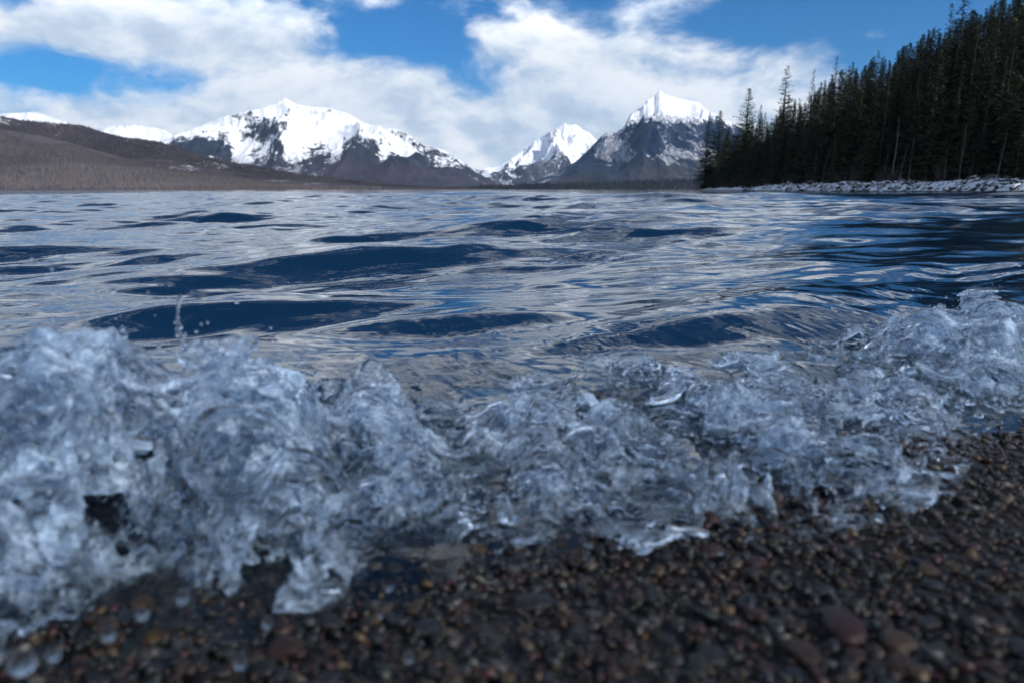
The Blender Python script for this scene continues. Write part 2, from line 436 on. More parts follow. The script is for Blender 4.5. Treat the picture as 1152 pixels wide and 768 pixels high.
def spikes(name, G, n, h, wdt, mat, seed, lim=None, tmin=.0, tmax=.62):
    """a far wood: thin three-sided trees standing on terrain G"""
    rs = np.random.RandomState(seed)
    X, Y, Z = G; nr, nc = X.shape
    r = (tmin + (tmax - tmin) * rs.rand(n)) * (nr - 2); c = rs.rand(n) * (nc - 2)
    ri, ci = r.astype(int), c.astype(int); fr, fc = r - ri, c - ci
    def s(M): return (M[ri, ci] * (1 - fr) * (1 - fc) + M[ri + 1, ci] * fr * (1 - fc) + M[ri, ci + 1] * (1 - fr) * fc + M[ri + 1, ci + 1] * fr * fc)
    x, y, z = s(X), s(Y), s(Z)
    ok = (z > .5) & (x / y > -.95)
    x, y, z = x[ok], y[ok], z[ok]; n = len(x)
    hh = h * (.55 + .75 * rs.rand(n)) * np.clip(z / 30, .45, 1) * (1 + .5 * np.exp(-z / 40)); ww = wdt * (.6 + .8 * rs.rand(n)); a0 = rs.rand(n) * 6.28
    vs = []
    for k in range(3):
        a = a0 + k * 2.094
        vs.append(np.stack([x + ww * np.cos(a), y + ww * np.sin(a), z - 1.0], -1))
    vs.append(np.stack([x + rs.randn(n) * .3, y, z + hh], -1))
    v = np.stack(vs, 1).reshape(-1, 3); b = np.arange(n)[:, None] * 4
    f = np.concatenate([b + np.array([[0, 1, 3]]), b + np.array([[1, 2, 3]]), b + np.array([[2, 0, 3]])])
    patch = np.clip(.5 + 1.1 * fbm(x / 420, y / 900, 4, seed + 70) + .35 * np.exp(-z / 30), 0, 1)
    rv = np.repeat(np.clip(.45 * rs.rand(n) + .75 * patch - .15, 0, 1), 4)
    return mesh_np(name, v, f, mat, smooth=False, attrs={'tone': rv})
def wood_mat(name, c1, c2):
    m = Mat(name); m.set('Base Color', mixc(m.nt, m.attr('tone'), c1, c2)).set('Roughness', .9).set('Specular IOR Level', .1); return m.m
tag(spikes('bare_woods', gf, 52000, 11, 1.0, wood_mat('bare_trunks', (.050, .043, .045), (.15, .134, .136)), 5), 'grey brown bare burnt wood covering the left shore slope', 'woods', None, 'stuff')
tag(spikes('conifer_woods', gb, 24000, 12, 1.7, wood_mat('far_conifers', (.022, .021, .024), (.075, .063, .066)), 6, tmin=.35, tmax=.74), 'dark conifer wood along the snow dusted ridge', 'woods', None, 'stuff')
tag(spikes('conifer_woods', gm, 6000, 22, 3.0, wood_mat('shore_conifers', (.010, .014, .015), (.03, .03, .028)), 8, tmin=.0, tmax=.74), 'dark conifer wood on the low far shore', 'woods', None, 'stuff')
# ------------------------------------------------------------------ beach, lake bed and water
UD = np.array([.905, .4254]); UD /= np.linalg.norm(UD)         # along the shoreline
WD = np.array([-UD[1], UD[0]])                                 # towards the lake
P0 = np.array([-.50, .62])                                     # a point of the waterline
def uw(x, y): return (x - P0[0]) * UD[0] + (y - P0[1]) * UD[1], (x - P0[0]) * WD[0] + (y - P0[1]) * WD[1]
def xy(u, w): return P0[0] + u * UD[0] + w * WD[0], P0[1] + u * UD[1] + w * WD[1]
def ground_z(x, y):
    u, w = uw(x, y)
    z = np.where(w < 0, -.13 * w, -.16 * w)
    z = np.where(z > 1.2, 1.2 + (z - 1.2) * .2, z)
    z = np.maximum(z, -3.0) + fbm(x * 2.2, y * 2.2, 3, 3) * .016 * np.clip(1.5 - np.abs(w), 0, 1)
    return z

def fan(y0, y1, nr, nc, half, ox=0.0, oy=-.6):
    r = np.geomspace(y0 - oy, y1 - oy, nr); a = np.linspace(-half, half, nc)
    rr, aa = np.meshgrid(r, a, indexing='ij')
    return ox + rr * aa, oy + rr

m = Mat('beach_ground'); p = m.pos()
n1 = p.noise(60, 4, .6); n2 = p.noise(240, 3, .6)
m.set('Base Color', mixc(m.nt, n1 * .6 + n2 * .4, (.006, .005, .0045), (.022, .019, .017))).set('Roughness', .55)
m.bump(n1 + n2, .8, .006); ground_mat = m.m
X, Y = fan(-4, 16800, 420, 260, 1.6, oy=-6)
g = mesh_np('beach', np.stack([X, Y, ground_z(X, Y) - .004], -1).reshape(-1, 3), grid_faces(*X.shape), ground_mat)
tag(g, 'dark wet gravel beach sloping down into the lake', 'beach', None, 'structure')

# swells: crest point (pixel of the photo at lake level), lateral extent, height, half-width towards / away from shore
def at_level(px, py, z=0.0):
    d = ray(px, py); k = (z - CAMZ) / d[2]; return d[0] * k, d[1] * k
SWELLS = [  # (px, py, turn from shore direction, amp, front half-width, back half-width, lateral sigma)
    (640, 398, .04, 0.009, .085, .16, .34), (840, 374, -.05, 0.010, .10, .2, .40), (740, 386, .1, 0.007, .08, .14, .22), (960, 362, 0, 0.008, .09, .16, .35), (430, 412, .05, 0.007, .07, .12, .25), (500, 378, 0.0, .026, .15, .30, .55), (400, 303, .10, .088, .34, .7, 1.25), (640, 263, -.16, .085, .55, 1.0, 2.2), (60, 292, .1, .03, .3, .6, 1.0),
    (300, 250, -.25, .05, .6, 1.2, 2.4), (900, 262, -.3, .04, .7, 1.2, 2.6), (760, 243, -.3, .075, .9, 1.6, 5.0), (420, 236, -.3, .075, 1.1, 1.9, 6.0),
    (1010, 345, -.02, .045, .25, .5, 1.1), (560, 330, .05, .022, .2, .35, 1.2),
]
def wave_z(X, Y, res):
    rs = np.random.RandomState(12)
    Z = np.zeros_like(X)
    bend = fbm(X * .33, Y * .33, 2, 77) * .35
    for (px, py, turn, amp, wf, wb, ls) in SWELLS:
        cx, cy = at_level(px, py)
        th = math.atan2(UD[1], UD[0]) + turn
        du = (X - cx) * math.cos(th) + (Y - cy) * math.sin(th)
        dw = -(X - cx) * math.sin(th) + (Y - cy) * math.cos(th) + bend * min(1, wf * 1.6)
        prof = np.where(dw < 0, np.exp(-(dw / (wf * .85)) ** 2), np.exp(-(dw / wb) ** 2)) - .35 * np.exp(-((dw + 2.1 * wf) / (1.3 * wf)) ** 2)
        Z += amp * 1.25 * prof * np.exp(-(du / ls) ** 2)
    for j, dd in enumerate([2.55, 4.7, 7.9, 9.6, 12.5, 16.5, 21, 27, 35, 46]):
        wf = .20 + .030 * dd; th = math.atan2(UD[1], UD[0]) - min(.42, .05 + .04 * dd) + .06 * math.sin(j * 2.3)
        du = X * math.cos(th) + (Y - dd) * math.sin(th)
        dw = -X * math.sin(th) + (Y - dd) * math.cos(th) + wf * 1.5 * fbm(X / (wf * 9), Y / (wf * 9), 2, 140 + j)
        along = np.clip(.55 + 1.1 * fbm(du / (wf * 7.5) + j * 3.7, dw * 0 + j, 2, 160 + j), 0, 1.25)
        prof = np.where(dw < 0, np.exp(-(dw / (wf * .8)) ** 2), np.exp(-(dw / (wf * 1.5)) ** 2))
        Z += wf * .20 * prof * along
    d0 = np.hypot(X, Y)
    # lines drawn out across the back of the wave as it is pulled towards the beach
    uu, ww = uw(X, Y)
    pull = sstep(1.5, .5, ww) * (d0 < 5)
    if pull.any():
        ub = uu + .25 * ww + .06 * fbm(uu * 3, ww * 2, 2, 61)
        Z += pull * (.0036 * fbm(ub * 13, ww * 2.6, 3, 62) + .0010 * fbm(ub * 36, ww * 5.5, 2, 63)) * (.5 + 1.1 * np.clip(fbm(uu * 2.2, ww * 2.2, 2, 64) + .4, 0, 1))
    gust = .75 + .9 * fbm(X * .45, Y * .8, 3, 91) + .3 * fbm(X * .05, Y * .14, 2, 93)
    gust = np.clip(gust, .18, 1.7)
    near = sstep(.9, 3.2, d0)
    warps = [(l_, fbm(X / (l_ * 3.1), Y / (l_ * 3.1), 1, 100 + i) * 2.6) for i, l_ in enumerate(np.repeat([.12, .25, .55, 1.2, 2.6], 2))]
    for k in range(92):
        lam = math.exp(rs.uniform(math.log(.11), math.log(3.4)))
        th = rs.normal(0, .32) + R(-64) + (.0 if lam < 1 else rs.normal(0, .1))
        # travelling towards the shore, a little along it
        kx, ky = math.cos(th) * 2 * math.pi / lam, math.sin(th) * 2 * math.pi / lam
        A = lam * .0030 * (1.5 if .16 < lam < 1.1 else .9) * rs.uniform(.5, 1.5) * (1.0 if lam > .4 else .85)
        ph = rs.rand() * 6.283
        cl = sorted(warps, key=lambda q: abs(math.log(q[0] / lam)))[:2]; warp = cl[k % 2][1] * rs.choice([-1, 1])
        fade = sstep(2.6, 5.0, lam / res)
        s = np.sin(kx * X + ky * Y + ph + warp)
        Z += A * (s + .28 * (s * s - .5)) * fade * (gust if lam < 1.6 else 1.0) * ((.62 - .12 * sstep(3.2, 1.2, d0)) if lam < .34 else 1.0) * (1 - .5 * sstep(.22, .55, X / np.maximum(Y, .1)) * sstep(3, 9, d0)) * (1 - .45 * sstep(8, 60, d0))
    return Z
_r = np.concatenate([np.geomspace(.85, 40, 1450)[:-1], np.geomspace(40, 14000, 430)])
_rr, _aa = np.meshgrid(_r, np.linspace(-1.22, 1.22, 740), indexing='ij'); X, Y = _rr * _aa, _rr - .55
res = np.maximum(np.gradient(X, axis=1), np.gradient(Y, axis=0) * .5)
Z = wave_z(X, Y, res)
u_, w_ = uw(X, Y)
# the lake ends under the breaking wave
Z = Z * sstep(.08, .55, w_) + .012
# the back of the breaking wave rises towards the beach
hb = np.interp(u_, [-.3, 0, .3, .5, .7, 1.4, 1.8, 2.2, 3.5], [.06, .06, .045, .026, .028, .032, .045, .055, .045])
Z = Z + hb * np.where(w_ > .42, np.exp(-((w_ - .42) / .62) ** 2), np.exp(-((w_ - .42) / .17) ** 2)) * (1 + .35 * fbm(u_ * 2.6, w_ * 2, 2, 66))
right_shore = 83.0
keep = (w_ > -.14)
lake = None
m = Mat('lake_water'); nt_ = m.nt
p = m.pos(); px_, py_, pz_ = p.xyz()
rot = nt_.nodes.new('ShaderNodeVectorRotate'); rot.rotation_type = 'Z_AXIS'; rot.inputs['Angle'].default_value = -.20
nt_.links.new(p.s, rot.inputs['Vector']); pr = V(nt_, rot.outputs[0])
dist = (px_ * px_ + py_ * py_).pow(.5)
b1 = pr.mul((.42, 1.25, 1)).noise(5.0, 4, .55, .3)
b2 = pr.mul((.4, 1.3, 1)).noise(21.0, 3, .5, .4)
b3 = pr.mul((.35, 1.0, 1)).noise(.9, 5, .6, .2)
k_near = dist.step(1.0, 3.0, .6, 1.0) * dist.step(40.0, 8.0, .4, 1.0)
hgt = b1 * .005 * dist.step(1.5, 6.0, .5, 1.0) * dist.step(60.0, 15.0, .5, 1.0) + b2 * .0006 * k_near + b3 * .085 * dist.step(14.0, 60.0, .0, 1.0)
m.bump(hgt, 1.0, 1.0)
wl = (px_ - float(P0[0])) * float(WD[0]) + (py_ - float(P0[1])) * float(WD[1])
nrm = m.bsdf.inputs['Normal'].links[0].from_socket
m.set('Base Color', (.003, .017, .043)).set('Roughness', .008).set('IOR', 1.40)
clear = nt_.nodes.new('ShaderNodeBsdfPrincipled')                # shallow water: clear down to the stones
clear.inputs['Base Color'].default_value = (.78, .90, .93, 1); clear.inputs['Roughness'].default_value = .008
clear.inputs['IOR'].default_value = 1.34; clear.inputs['Transmission Weight'].default_value = 1.0
nt_.links.new(nrm, clear.inputs['Normal'])
mx = nt_.nodes.new('ShaderNodeMixShader'); nt_.links.new(wl.step(.30, .80).s, mx.inputs[0])
nt_.links.new(clear.outputs[0], mx.inputs[1]); nt_.links.new(m.bsdf.outputs[0], mx.inputs[2]); nt_.links.new(mx.outputs[0], m.out.inputs[0])
lake = mesh_np('lake', np.stack([X, Y, Z], -1).reshape(-1, 3), grid_faces_masked(keep), m.m)
tag(lake, 'deep blue rippled lake with low swells reflecting clouds', 'lake', None, 'structure')

# ------------------------------------------------------------------ pebbles
def icosphere(sub):
    import bmesh
    bm = bmesh.new(); bmesh.ops.create_icosphere(bm, subdivisions=sub, radius=1.0)
    v = np.array([tuple(q.co) for q in bm.verts]); f = np.array([[q.index for q in t.verts] for t in bm.faces]); bm.free()
    return v, f
PEB_COL = {'dark grey': (.017, .018, .020), 'dull red': (.042, .011, .012), 'tan': (.072, .046, .026), 'grey green': (.020, .029, .026),
           'rust brown': (.046, .021, .012), 'slate blue': (.018, .024, .036), 'pale grey': (.10, .096, .09), 'ochre': (.085, .046, .012)}
PEB_W = [.27, .16, .11, .13, .11, .10, .08, .04]
CN = list(PEB_COL); CV = np.array([PEB_COL[c] for c in CN])
def pebble_shapes(sub, n, seed):
    rs = np.random.RandomState(seed); v, f = icosphere(sub); out = []
    for k in range(n):
        q = v.copy(); e = .75 + .35 * rs.rand()
        q = np.sign(q) * np.abs(q) ** e                              # a little boxy
        lump = fbm(q[:, 0] * 1.2 + k * 3, q[:, 1] * 1.2 + q[:, 2] * .9, 2, 200 + k) * .28
        q = q * (1 + lump[:, None]) * np.array([1, .58 + .34 * rs.rand(), .22 + .3 * rs.rand()])
        out.append(q)
    return out, f
def peb_mat(name, colsrc):
    m = Mat(name); p = m.coord('Object') if colsrc is not None else m.pos()
    s = 7.0 if colsrc is not None else 230.0
    n1 = p.noise(s * .5, 5, .65); n2 = p.noise(s * 2.2, 4, .7)
    base = m.attr('tint', True) if colsrc is None else None
    if base is None:
        nn = m.nt.nodes.new('ShaderNodeRGB'); nn.outputs[0].default_value = (*colsrc, 1); base = V(m.nt, nn.outputs[0])
    c = mixc(m.nt, n1.step(.35, .7), base.scale(.40), base.scale(1.05))
    c = mixc(m.nt, n2.step(.62, .75) * .5, c, base.scale(1.9))
    m.set('Base Color', c).set('Roughness', n2.step(.3, .7, .26, .6)).set('Specular IOR Level', .5).set('IOR', 1.36)
    m.bump(n1 * .7 + n2 * .5, .25, .002 if colsrc is None else .05)
    return m.m

SH, SF = pebble_shapes(1, 12, 5)
SHV = np.array(SH)
def gravel(name, pts, size, seed, lift=.25):
    rs = np.random.RandomState(seed); n = len(pts)
    k = rs.randint(0, len(SH), n); v = SHV[k]                       # n,42,3
    a = rs.rand(n) * 6.283; tlt = rs.normal(0, .38, n); tl2 = rs.normal(0, .38, n)
    c, s = np.cos(a), np.sin(a)
    v = v * size[:, None, None]
    x, y, z = v[..., 0], v[..., 1], v[..., 2]
    y, z = y * np.cos(tlt)[:, None] - z * np.sin(tlt)[:, None], y * np.sin(tlt)[:, None] + z * np.cos(tlt)[:, None]
    x, z = x * np.cos(tl2)[:, None] + z * np.sin(tl2)[:, None], -x * np.sin(tl2)[:, None] + z * np.cos(tl2)[:, None]
    x, y = x * c[:, None] - y * s[:, None], x * s[:, None] + y * c[:, None]
    gz = ground_z(pts[:, 0], pts[:, 1])
    v = np.stack([x + pts[:, 0, None], y + pts[:, 1, None], z + (gz + size * lift + rs.rand(n) * .006)[:, None]], -1)
    ci = rs.choice(len(CN), n, p=np.array(PEB_W) / sum(PEB_W))
    col = (CV[ci] * .7 + CV[ci].mean(1, keepdims=True) * .3) * (.22 + 1.05 * rs.rand(n) ** 1.5)[:, None]
    col4 = np.concatenate([col, np.ones((n, 1))], 1)
    f = (SF[None] + (np.arange(n) * v.shape[1])[:, None, None]).reshape(-1, 3)
    return mesh_np(name, v.reshape(-1, 3), f, peb_mat('gravel_stones', None), attrs={'tint': np.repeat(col4, v.shape[1], 0)})
rs = np.random.RandomState(31)
def scatter(n, u0, u1, w0, w1):
    u = u0 + (u1 - u0) * rs.rand(n); w = w0 + (w1 - w0) * rs.rand(n)
    x, y = xy(u, w); return np.stack([x, y], -1)
pts = scatter(95000, -.6, 3.2, -1.05, .75)
fr = pts[:, 1] > .12
pts = pts[fr & (np.abs(pts[:, 0]) < pts[:, 1] * 1.05 + .3)]
sz = np.exp(rs.normal(math.log(.0042), .52, len(pts))).clip(.0015, .0115)
far = scatter(14000, 1.6, 7.0, -2.4, .3); szf = np.exp(rs.normal(math.log(.011), .4, len(far))).clip(.005, .022)
far = far[(far[:, 1] > 1.2)]; szf = szf[:len(far)]
out_ = scatter(26000, -1.6, 4.2, -2.2, .5)
out_ = out_[~((np.abs(out_[:, 0]) < out_[:, 1] * 1.05 + .3) & (out_[:, 1] > .12) & (uw(out_[:, 0], out_[:, 1])[1] > -1.05))]
szo = np.exp(rs.normal(math.log(.0068), .4, len(out_))).clip(.003, .014)
gr = gravel('gravel', np.concatenate([pts, far, out_]), np.concatenate([sz, szf, szo]), 9)
tag(gr, 'small wet multicoloured gravel covering the beach', 'gravel', None, 'stuff')

# the 280 largest stones near the camera, each a thing
SH3, SF3 = pebble_shapes(3, 6, 15)
peb_me = {}
def pebble(x, y, r, cname, shape, rz, tilt=(0, 0), label=None, group='larger pebbles on the wet beach', lift=.35, flat=1.0):
    key = (cname, shape)
    if key not in peb_me:
        if ('m', cname) not in peb_me: peb_me[('m', cname)] = peb_mat('stone_' + cname.replace(' ', '_'), tuple(np.array(PEB_COL[cname]) * .58))
        o = mesh_np('pebble', SH3[shape], SF3, peb_me[('m', cname)]); peb_me[key] = o.data
    else:
        o = link(bpy.data.objects.new('pebble', peb_me[key]))
    o.scale = (r, r, r * flat); o.rotation_euler = (tilt[0], tilt[1], rz)
    o.location = (x, y, float(ground_z(np.array(x), np.array(y))) + r * lift)
    tag(o, label or f'{cname} pebble in the wet beach gravel, one of many that colour', 'pebble', group if label is None else None)
    return o
def on_ground(px, py):
    d = ray(px, py); k = .3
    for _ in range(40):
        z = float(ground_z(np.array(d[0] * k), np.array(d[1] * k))); k += (CAMZ + d[2] * k - z) / max(.25, -d[2]) * .8
    return d[0] * k, d[1] * k
SPECIAL = [  # (px, py, radius, colour, label)
    (602, 684, .026, 'dark grey', 'flat dark grey pebble lying below the water curtain, largest of the centre'),
    (948, 716, .030, 'dull red', 'big blurred dull red pebble close to the lens in the lower right'),
    (668, 694, .011, 'pale grey', 'pale grey flat pebble beside the flat dark grey one'),
    (590, 712, .010, 'ochre', 'ochre pebble just below the flat dark grey one'),
    (660, 660, .013, 'tan', 'tan oval pebble behind the flat dark grey one'),
    (850, 636, .017, 'dull red', 'dull red pebble in the middle of the bare gravel'),
    (1070, 640, .014, 'ochre', 'ochre pebble in the gravel near the right edge'),
    (1050, 662, .013, 'slate blue', 'slate blue pebble beside the ochre one near the right edge'),
    (735, 702, .011, 'pale grey', 'pale pebble standing out in the lower centre gravel'),
    (320, 735, .020, 'rust brown', 'rust brown slab under the falling drops at lower left'),
    (1010, 730, .020, 'tan', 'blurred tan pebble beside the big dull red one'),
    (905, 742, .022, 'rust brown', 'blurred rust brown pebble left of the big dull red one'),
]
sp_xy = []
for i, (px, py, r, c, lab) in enumerate(SPECIAL):
    x, y = on_ground(px, py); sp_xy.append((x, y, r)); pebble(x, y, r * .9, c, i % 6, i * 1.3, (.06, .04), lab)
rs2 = np.random.RandomState(77); placed = list(sp_xy); n = 0; guard = 0
while n < 280 and guard < 20000:
    guard += 1
    px, py = rs2.uniform(0, 1152), 768 - 330 * rs2.rand() ** 1.15
    x, y = on_ground(px, min(py, 775)); u, w = uw(x, y)
    if w > .06 or y < .15: continue
    r = rs2.uniform(.0065, .0145)
    if any((x - a) ** 2 + (y - b) ** 2 < ((r + c) * .8) ** 2 for a, b, c in placed): continue
    placed.append((x, y, r)); n += 1
    pebble(x, y, r, CN[rs2.choice(len(CN), p=np.array(PEB_W) / sum(PEB_W))], rs2.randint(6), rs2.rand() * 6.28, (rs2.normal(0, .2), rs2.normal(0, .2)))
# ------------------------------------------------------------------ the breaking wave
U0, U1, W0, W1, Z0, Z1 = -.26, 2.25, -.31, .62, -.03, .345
VOX = float(os.environ.get('VOX', .0033))

def crest_height(pts, wl):
    """outline pixels of the splash -> (u, z) where their rays cross the vertical plane at distance wl from the waterline"""
    out = []
    for px, py in pts:
        d = ray(px, py)
        dw = d[0] * WD[0] + d[1] * WD[1]
        w0 = (0 - P0[0]) * WD[0] + (0 - P0[1]) * WD[1]
        k = (wl - w0) / dw
        u, _ = uw(d[0] * k, d[1] * k); out.append((float(u), float(CAMZ + d[2] * k)))
    return out
TOP = [(-60, 385), (0, 388), (40, 360), (90, 350), (130, 370), (165, 398), (210, 402), (260, 400), (300, 405), (350, 420), (385, 440), (420, 436), (450, 445), (490, 490), (530, 470), (575, 452), (620, 448),
       (660, 440), (700, 450), (735, 438), (775, 418), (820, 420), (870, 414), (930, 412), (985, 400), (1030, 372), (1080, 352), (1120, 342), (1152, 338), (1230, 330)]
TOE = [(-80, 735), (0, 722), (80, 690), (160, 640), (230, 650), (300, 690), (350, 680), (400, 620), (470, 600), (540, 610), (600, 590), (680, 606), (760, 590), (850, 586), (930, 578), (1010, 560), (1030, 520), (1080, 480), (1152, 462), (1250, 440)]
H_U = crest_height(TOP, .30)
def toe_uw():
    o = []
    for px, py in TOE:
        x, y = on_ground(px, py); u, w = uw(x, y); o.append((float(u), float(w)))
    return o
T_U = [(u, max(w, -.02 - .15 * min(1, max(0, (u - .34) * 2.6))) - .035) for u, w in toe_uw()]

def float_curve(nt, sock, pts, lo, hi):
    """piecewise curve through (x, y) points, as a node"""
    n = nt.nodes.new('ShaderNodeFloatCurve'); n.inputs[0].default_value = 1.0
    c = n.mapping.curves[0]; n.mapping.use_clip = False
    xs = [p[0] for p in pts]; ys = [p[1] for p in pts]
    x0, x1 = min(xs), max(xs); y0, y1 = lo, hi
    P = sorted(((x - x0) / (x1 - x0), (y - y0) / (y1 - y0)) for x, y in pts)
    while len(c.points) < len(P): c.points.new(.5, .5)
    for q, (a, b) in zip(c.points, P): q.location = (a, b); q.handle_type = 'AUTO_CLAMPED'
    n.mapping.update()
    t = ((sock - x0) / (x1 - x0)).clamp()
    nt.links.new(t.s, n.inputs['Value'])
    return S(nt, n.outputs[0]) * (y1 - y0) + y0

def splash_group():
    g = bpy.data.node_groups.new('breaking_wave_field', 'GeometryNodeTree')
    g.interface.new_socket('Geometry', in_out='INPUT', socket_type='NodeSocketGeometry')
    g.interface.new_socket('Geometry', in_out='OUTPUT', socket_type='NodeSocketGeometry')
    go = g.nodes.new('NodeGroupOutput')
    pos = g.nodes.new('GeometryNodeInputPosition'); P = V(g, pos.outputs[0])
    u, w, z = P.xyz()
    H = float_curve(g, u, H_U, 0, .4)
    T = float_curve(g, u, T_U, -.3, .3)
    # folded space: big curls, small curls
    wp = P.noise(5.5, 2, .5, vec=True) - (.5, .5, .5)
    wq = P.noise(17.0, 2, .5, vec=True) - (.5, .5, .5)
    Q = P + wp.scale(.085) + wq.scale(.013)
    qu, qw, qz = Q.xyz()
    s = (qw - T) / (.30 - T) * .30
    prof = float_curve(g, s, [(-.05, -.10), (-.025, .0), (.02, .13), (.07, .30), (.14, .55), (.20, .80), (.27, .97), (.32, 1.0), (.38, .86), (.44, .58), (.50, .26), (.58, -.06), (.66, -.3)], -.4, 1.1)
    grd = w * -.15
    lump = Q.noise(8.0, 1.5, .5)
    fine = Q.noise(34.0, 2, .55)
    E = H * prof * ((lump - .5) * .65 + .97) + ((lump - .5) * .07 + (fine - .5) * .006) * s.step(-.02, .13)
    d = E - (qz - grd.max(-.02)) * 1.0                  # > 0 : inside the wave body
    cosk = .75
    # --- skin of the wave, torn open in places
    tear = P.noise(7.0, 4, .6) ; tear2 = P.noise(23.0, 2, .5)
    open_ = (tear * .65 + tear2 * .35).step(.50, .60)
    skin = (.0033 - (d * cosk).abs()) - open_ * .011
    # --- bubbles and films in a layer below the skin
    layer = d.step(-.004, .006) * d.step(.115, .07)
    front = s.step(-.02, .03)
    lay = (layer * front - .5) * .06
    B = P + wp.scale(.035)
    def shell(scale, rad, th, keep_scale, lo, hi):
        f = B.voronoi(scale)
        k = P.noise(keep_scale, 2, .5).step(lo, hi)
        return (th - ((f - rad) * (1.0 / scale)).abs()) - (1.0 - k) * .02
    layer0 = d.step(-.045, -.03) * d.step(.10, .06) * s.step(.0, .06)
    f0 = B.voronoi(7.5)
    b0 = ((.0040 - ((f0 - .47) * (1 / 7.5)).abs()) - (1.0 - P.noise(4.0, 2, .5).step(.33, .45)) * .02).min((layer0 - .5) * .06)
    b1 = shell(12.0, .47, .0032, 5.0, .40, .50)
    b2 = shell(24.0, .44, .0026, 8.0, .47, .56)
    b3 = shell(46.0, .40, .0028, 9.0, .54, .62)
    # wrinkled films
    fn = Q.noise(7.0, 1, .5); film = .0028 - ((fn - .5) * (1 / 4.4)).abs() - P.noise(5.0, 1).step(.46, .38) * .02
    inner = b1.max(b2).max(b3).max(film).min(lay)
    # --- strands and beads hanging from the front
    sv = P.mul((34, 34, 7.5)).noise(1.0, 2, .5)
    bead = P.noise(60.0, 1)
    zone = d.step(-.09, -.015) * s.step(-.05, .01) * s.step(.30, .20) * z.step(.0, .02)
    strand = (sv - .625 + (bead - .5) * .14) * .02 + (zone - 1.0) * .02
    # --- flecks thrown above the crest
    fl = P.noise(46.0, 1, .4); zone2 = d.step(-.05, -.012) * s.step(.10, .2)
    fleck = (fl - .735) * .03 + (zone2 - 1.0) * .02
    f = skin.max(inner).max(b0).max(strand).max(fleck)
    hole = P.noise(6.5, 2, .5).step(.64, .70) * s.step(.25, .13) * s.step(-.03, .03)
    f = f - hole * .02
    f = f.min((w - T + .045) * .4)
    # nothing below the stones, soft end at the box
    f = f.min((z - (w * -.15) + .012)).min((z + .045)).min((.60 - w) * .5).min((w + .30)).min(u - (U0 + .01)).min((U1 - .01) - u)
    dens = f * 100.0 + 1.0
    vc = g.nodes.new('GeometryNodeVolumeCube')
    vc.inputs['Min'].default_value = (U0, W0, Z0); vc.inputs['Max'].default_value = (U1, W1, Z1)
    for k, a, b in (('X', U0, U1), ('Y', W0, W1), ('Z', Z0, Z1)):
        vc.inputs['Resolution ' + k].default_value = int((b - a) / VOX)
    vc.inputs['Background'].default_value = 0.0
    g.links.new(dens.s, vc.inputs['Density'])
    vm = g.nodes.new('GeometryNodeVolumeToMesh'); vm.inputs['Threshold'].default_value = 1.0
    try: vm.resolution_mode = 'GRID'
    except Exception: pass
    vm.inputs['Adaptivity'].default_value = 0.0
    g.links.new(vc.outputs[0], vm.inputs[0])
    g.links.new(vm.outputs[0], go.inputs[0])
    return g

def water_mat(name, milk=.25):
    m = Mat(name); nt_ = m.nt
    p = m.pos()
    m.set('Base Color', (.90, .955, 1.0)).set('Roughness', .0).set('IOR', 1.333).set('Transmission Weight', 1.0)
    gn = m.normal()
    patch = (p.noise(9.0, 4, .6) * .6 + p.noise(55.0, 3, .6) * .4).step(.46, .66)
    fil = (p.noise(26.0, 3, .6, 1.2) - .5).abs().step(.05, .0) ; fil2 = (p.noise(70.0, 2, .6, .8) - .5).abs().step(.06, .0)
    gz_ = p.xyz()[2]; aer = (gz_ + (p.noise(6.0, 2) - .5) * .16).step(.0, .16, .42, 1.0)
    patch = patch * aer
    mk = (patch * .45 + fil * (patch * .7 + .22) * .75 + fil2 * patch * .5).min(1.0) * milk
    foam = nt_.nodes.new('ShaderNodeBsdfDiffuse'); foam.inputs['Color'].default_value = (.64, .81, 1.0, 1)
    tr = nt_.nodes.new('ShaderNodeBsdfTranslucent'); tr.inputs['Color'].default_value = (.64, .81, 1.0, 1)
    a = nt_.nodes.new('ShaderNodeMixShader'); a.inputs[0].default_value = .45
    nt_.links.new(foam.outputs[0], a.inputs[1]); nt_.links.new(tr.outputs[0], a.inputs[2])
    b = nt_.nodes.new('ShaderNodeMixShader'); nt_.links.new(mk.s, b.inputs[0])
    nt_.links.new(m.bsdf.outputs[0], b.inputs[1]); nt_.links.new(a.outputs[0], b.inputs[2])
    nt_.links.new(b.outputs[0], m.out.inputs[0])
    return m.m
wave_mat = water_mat('splashing_water', .80)

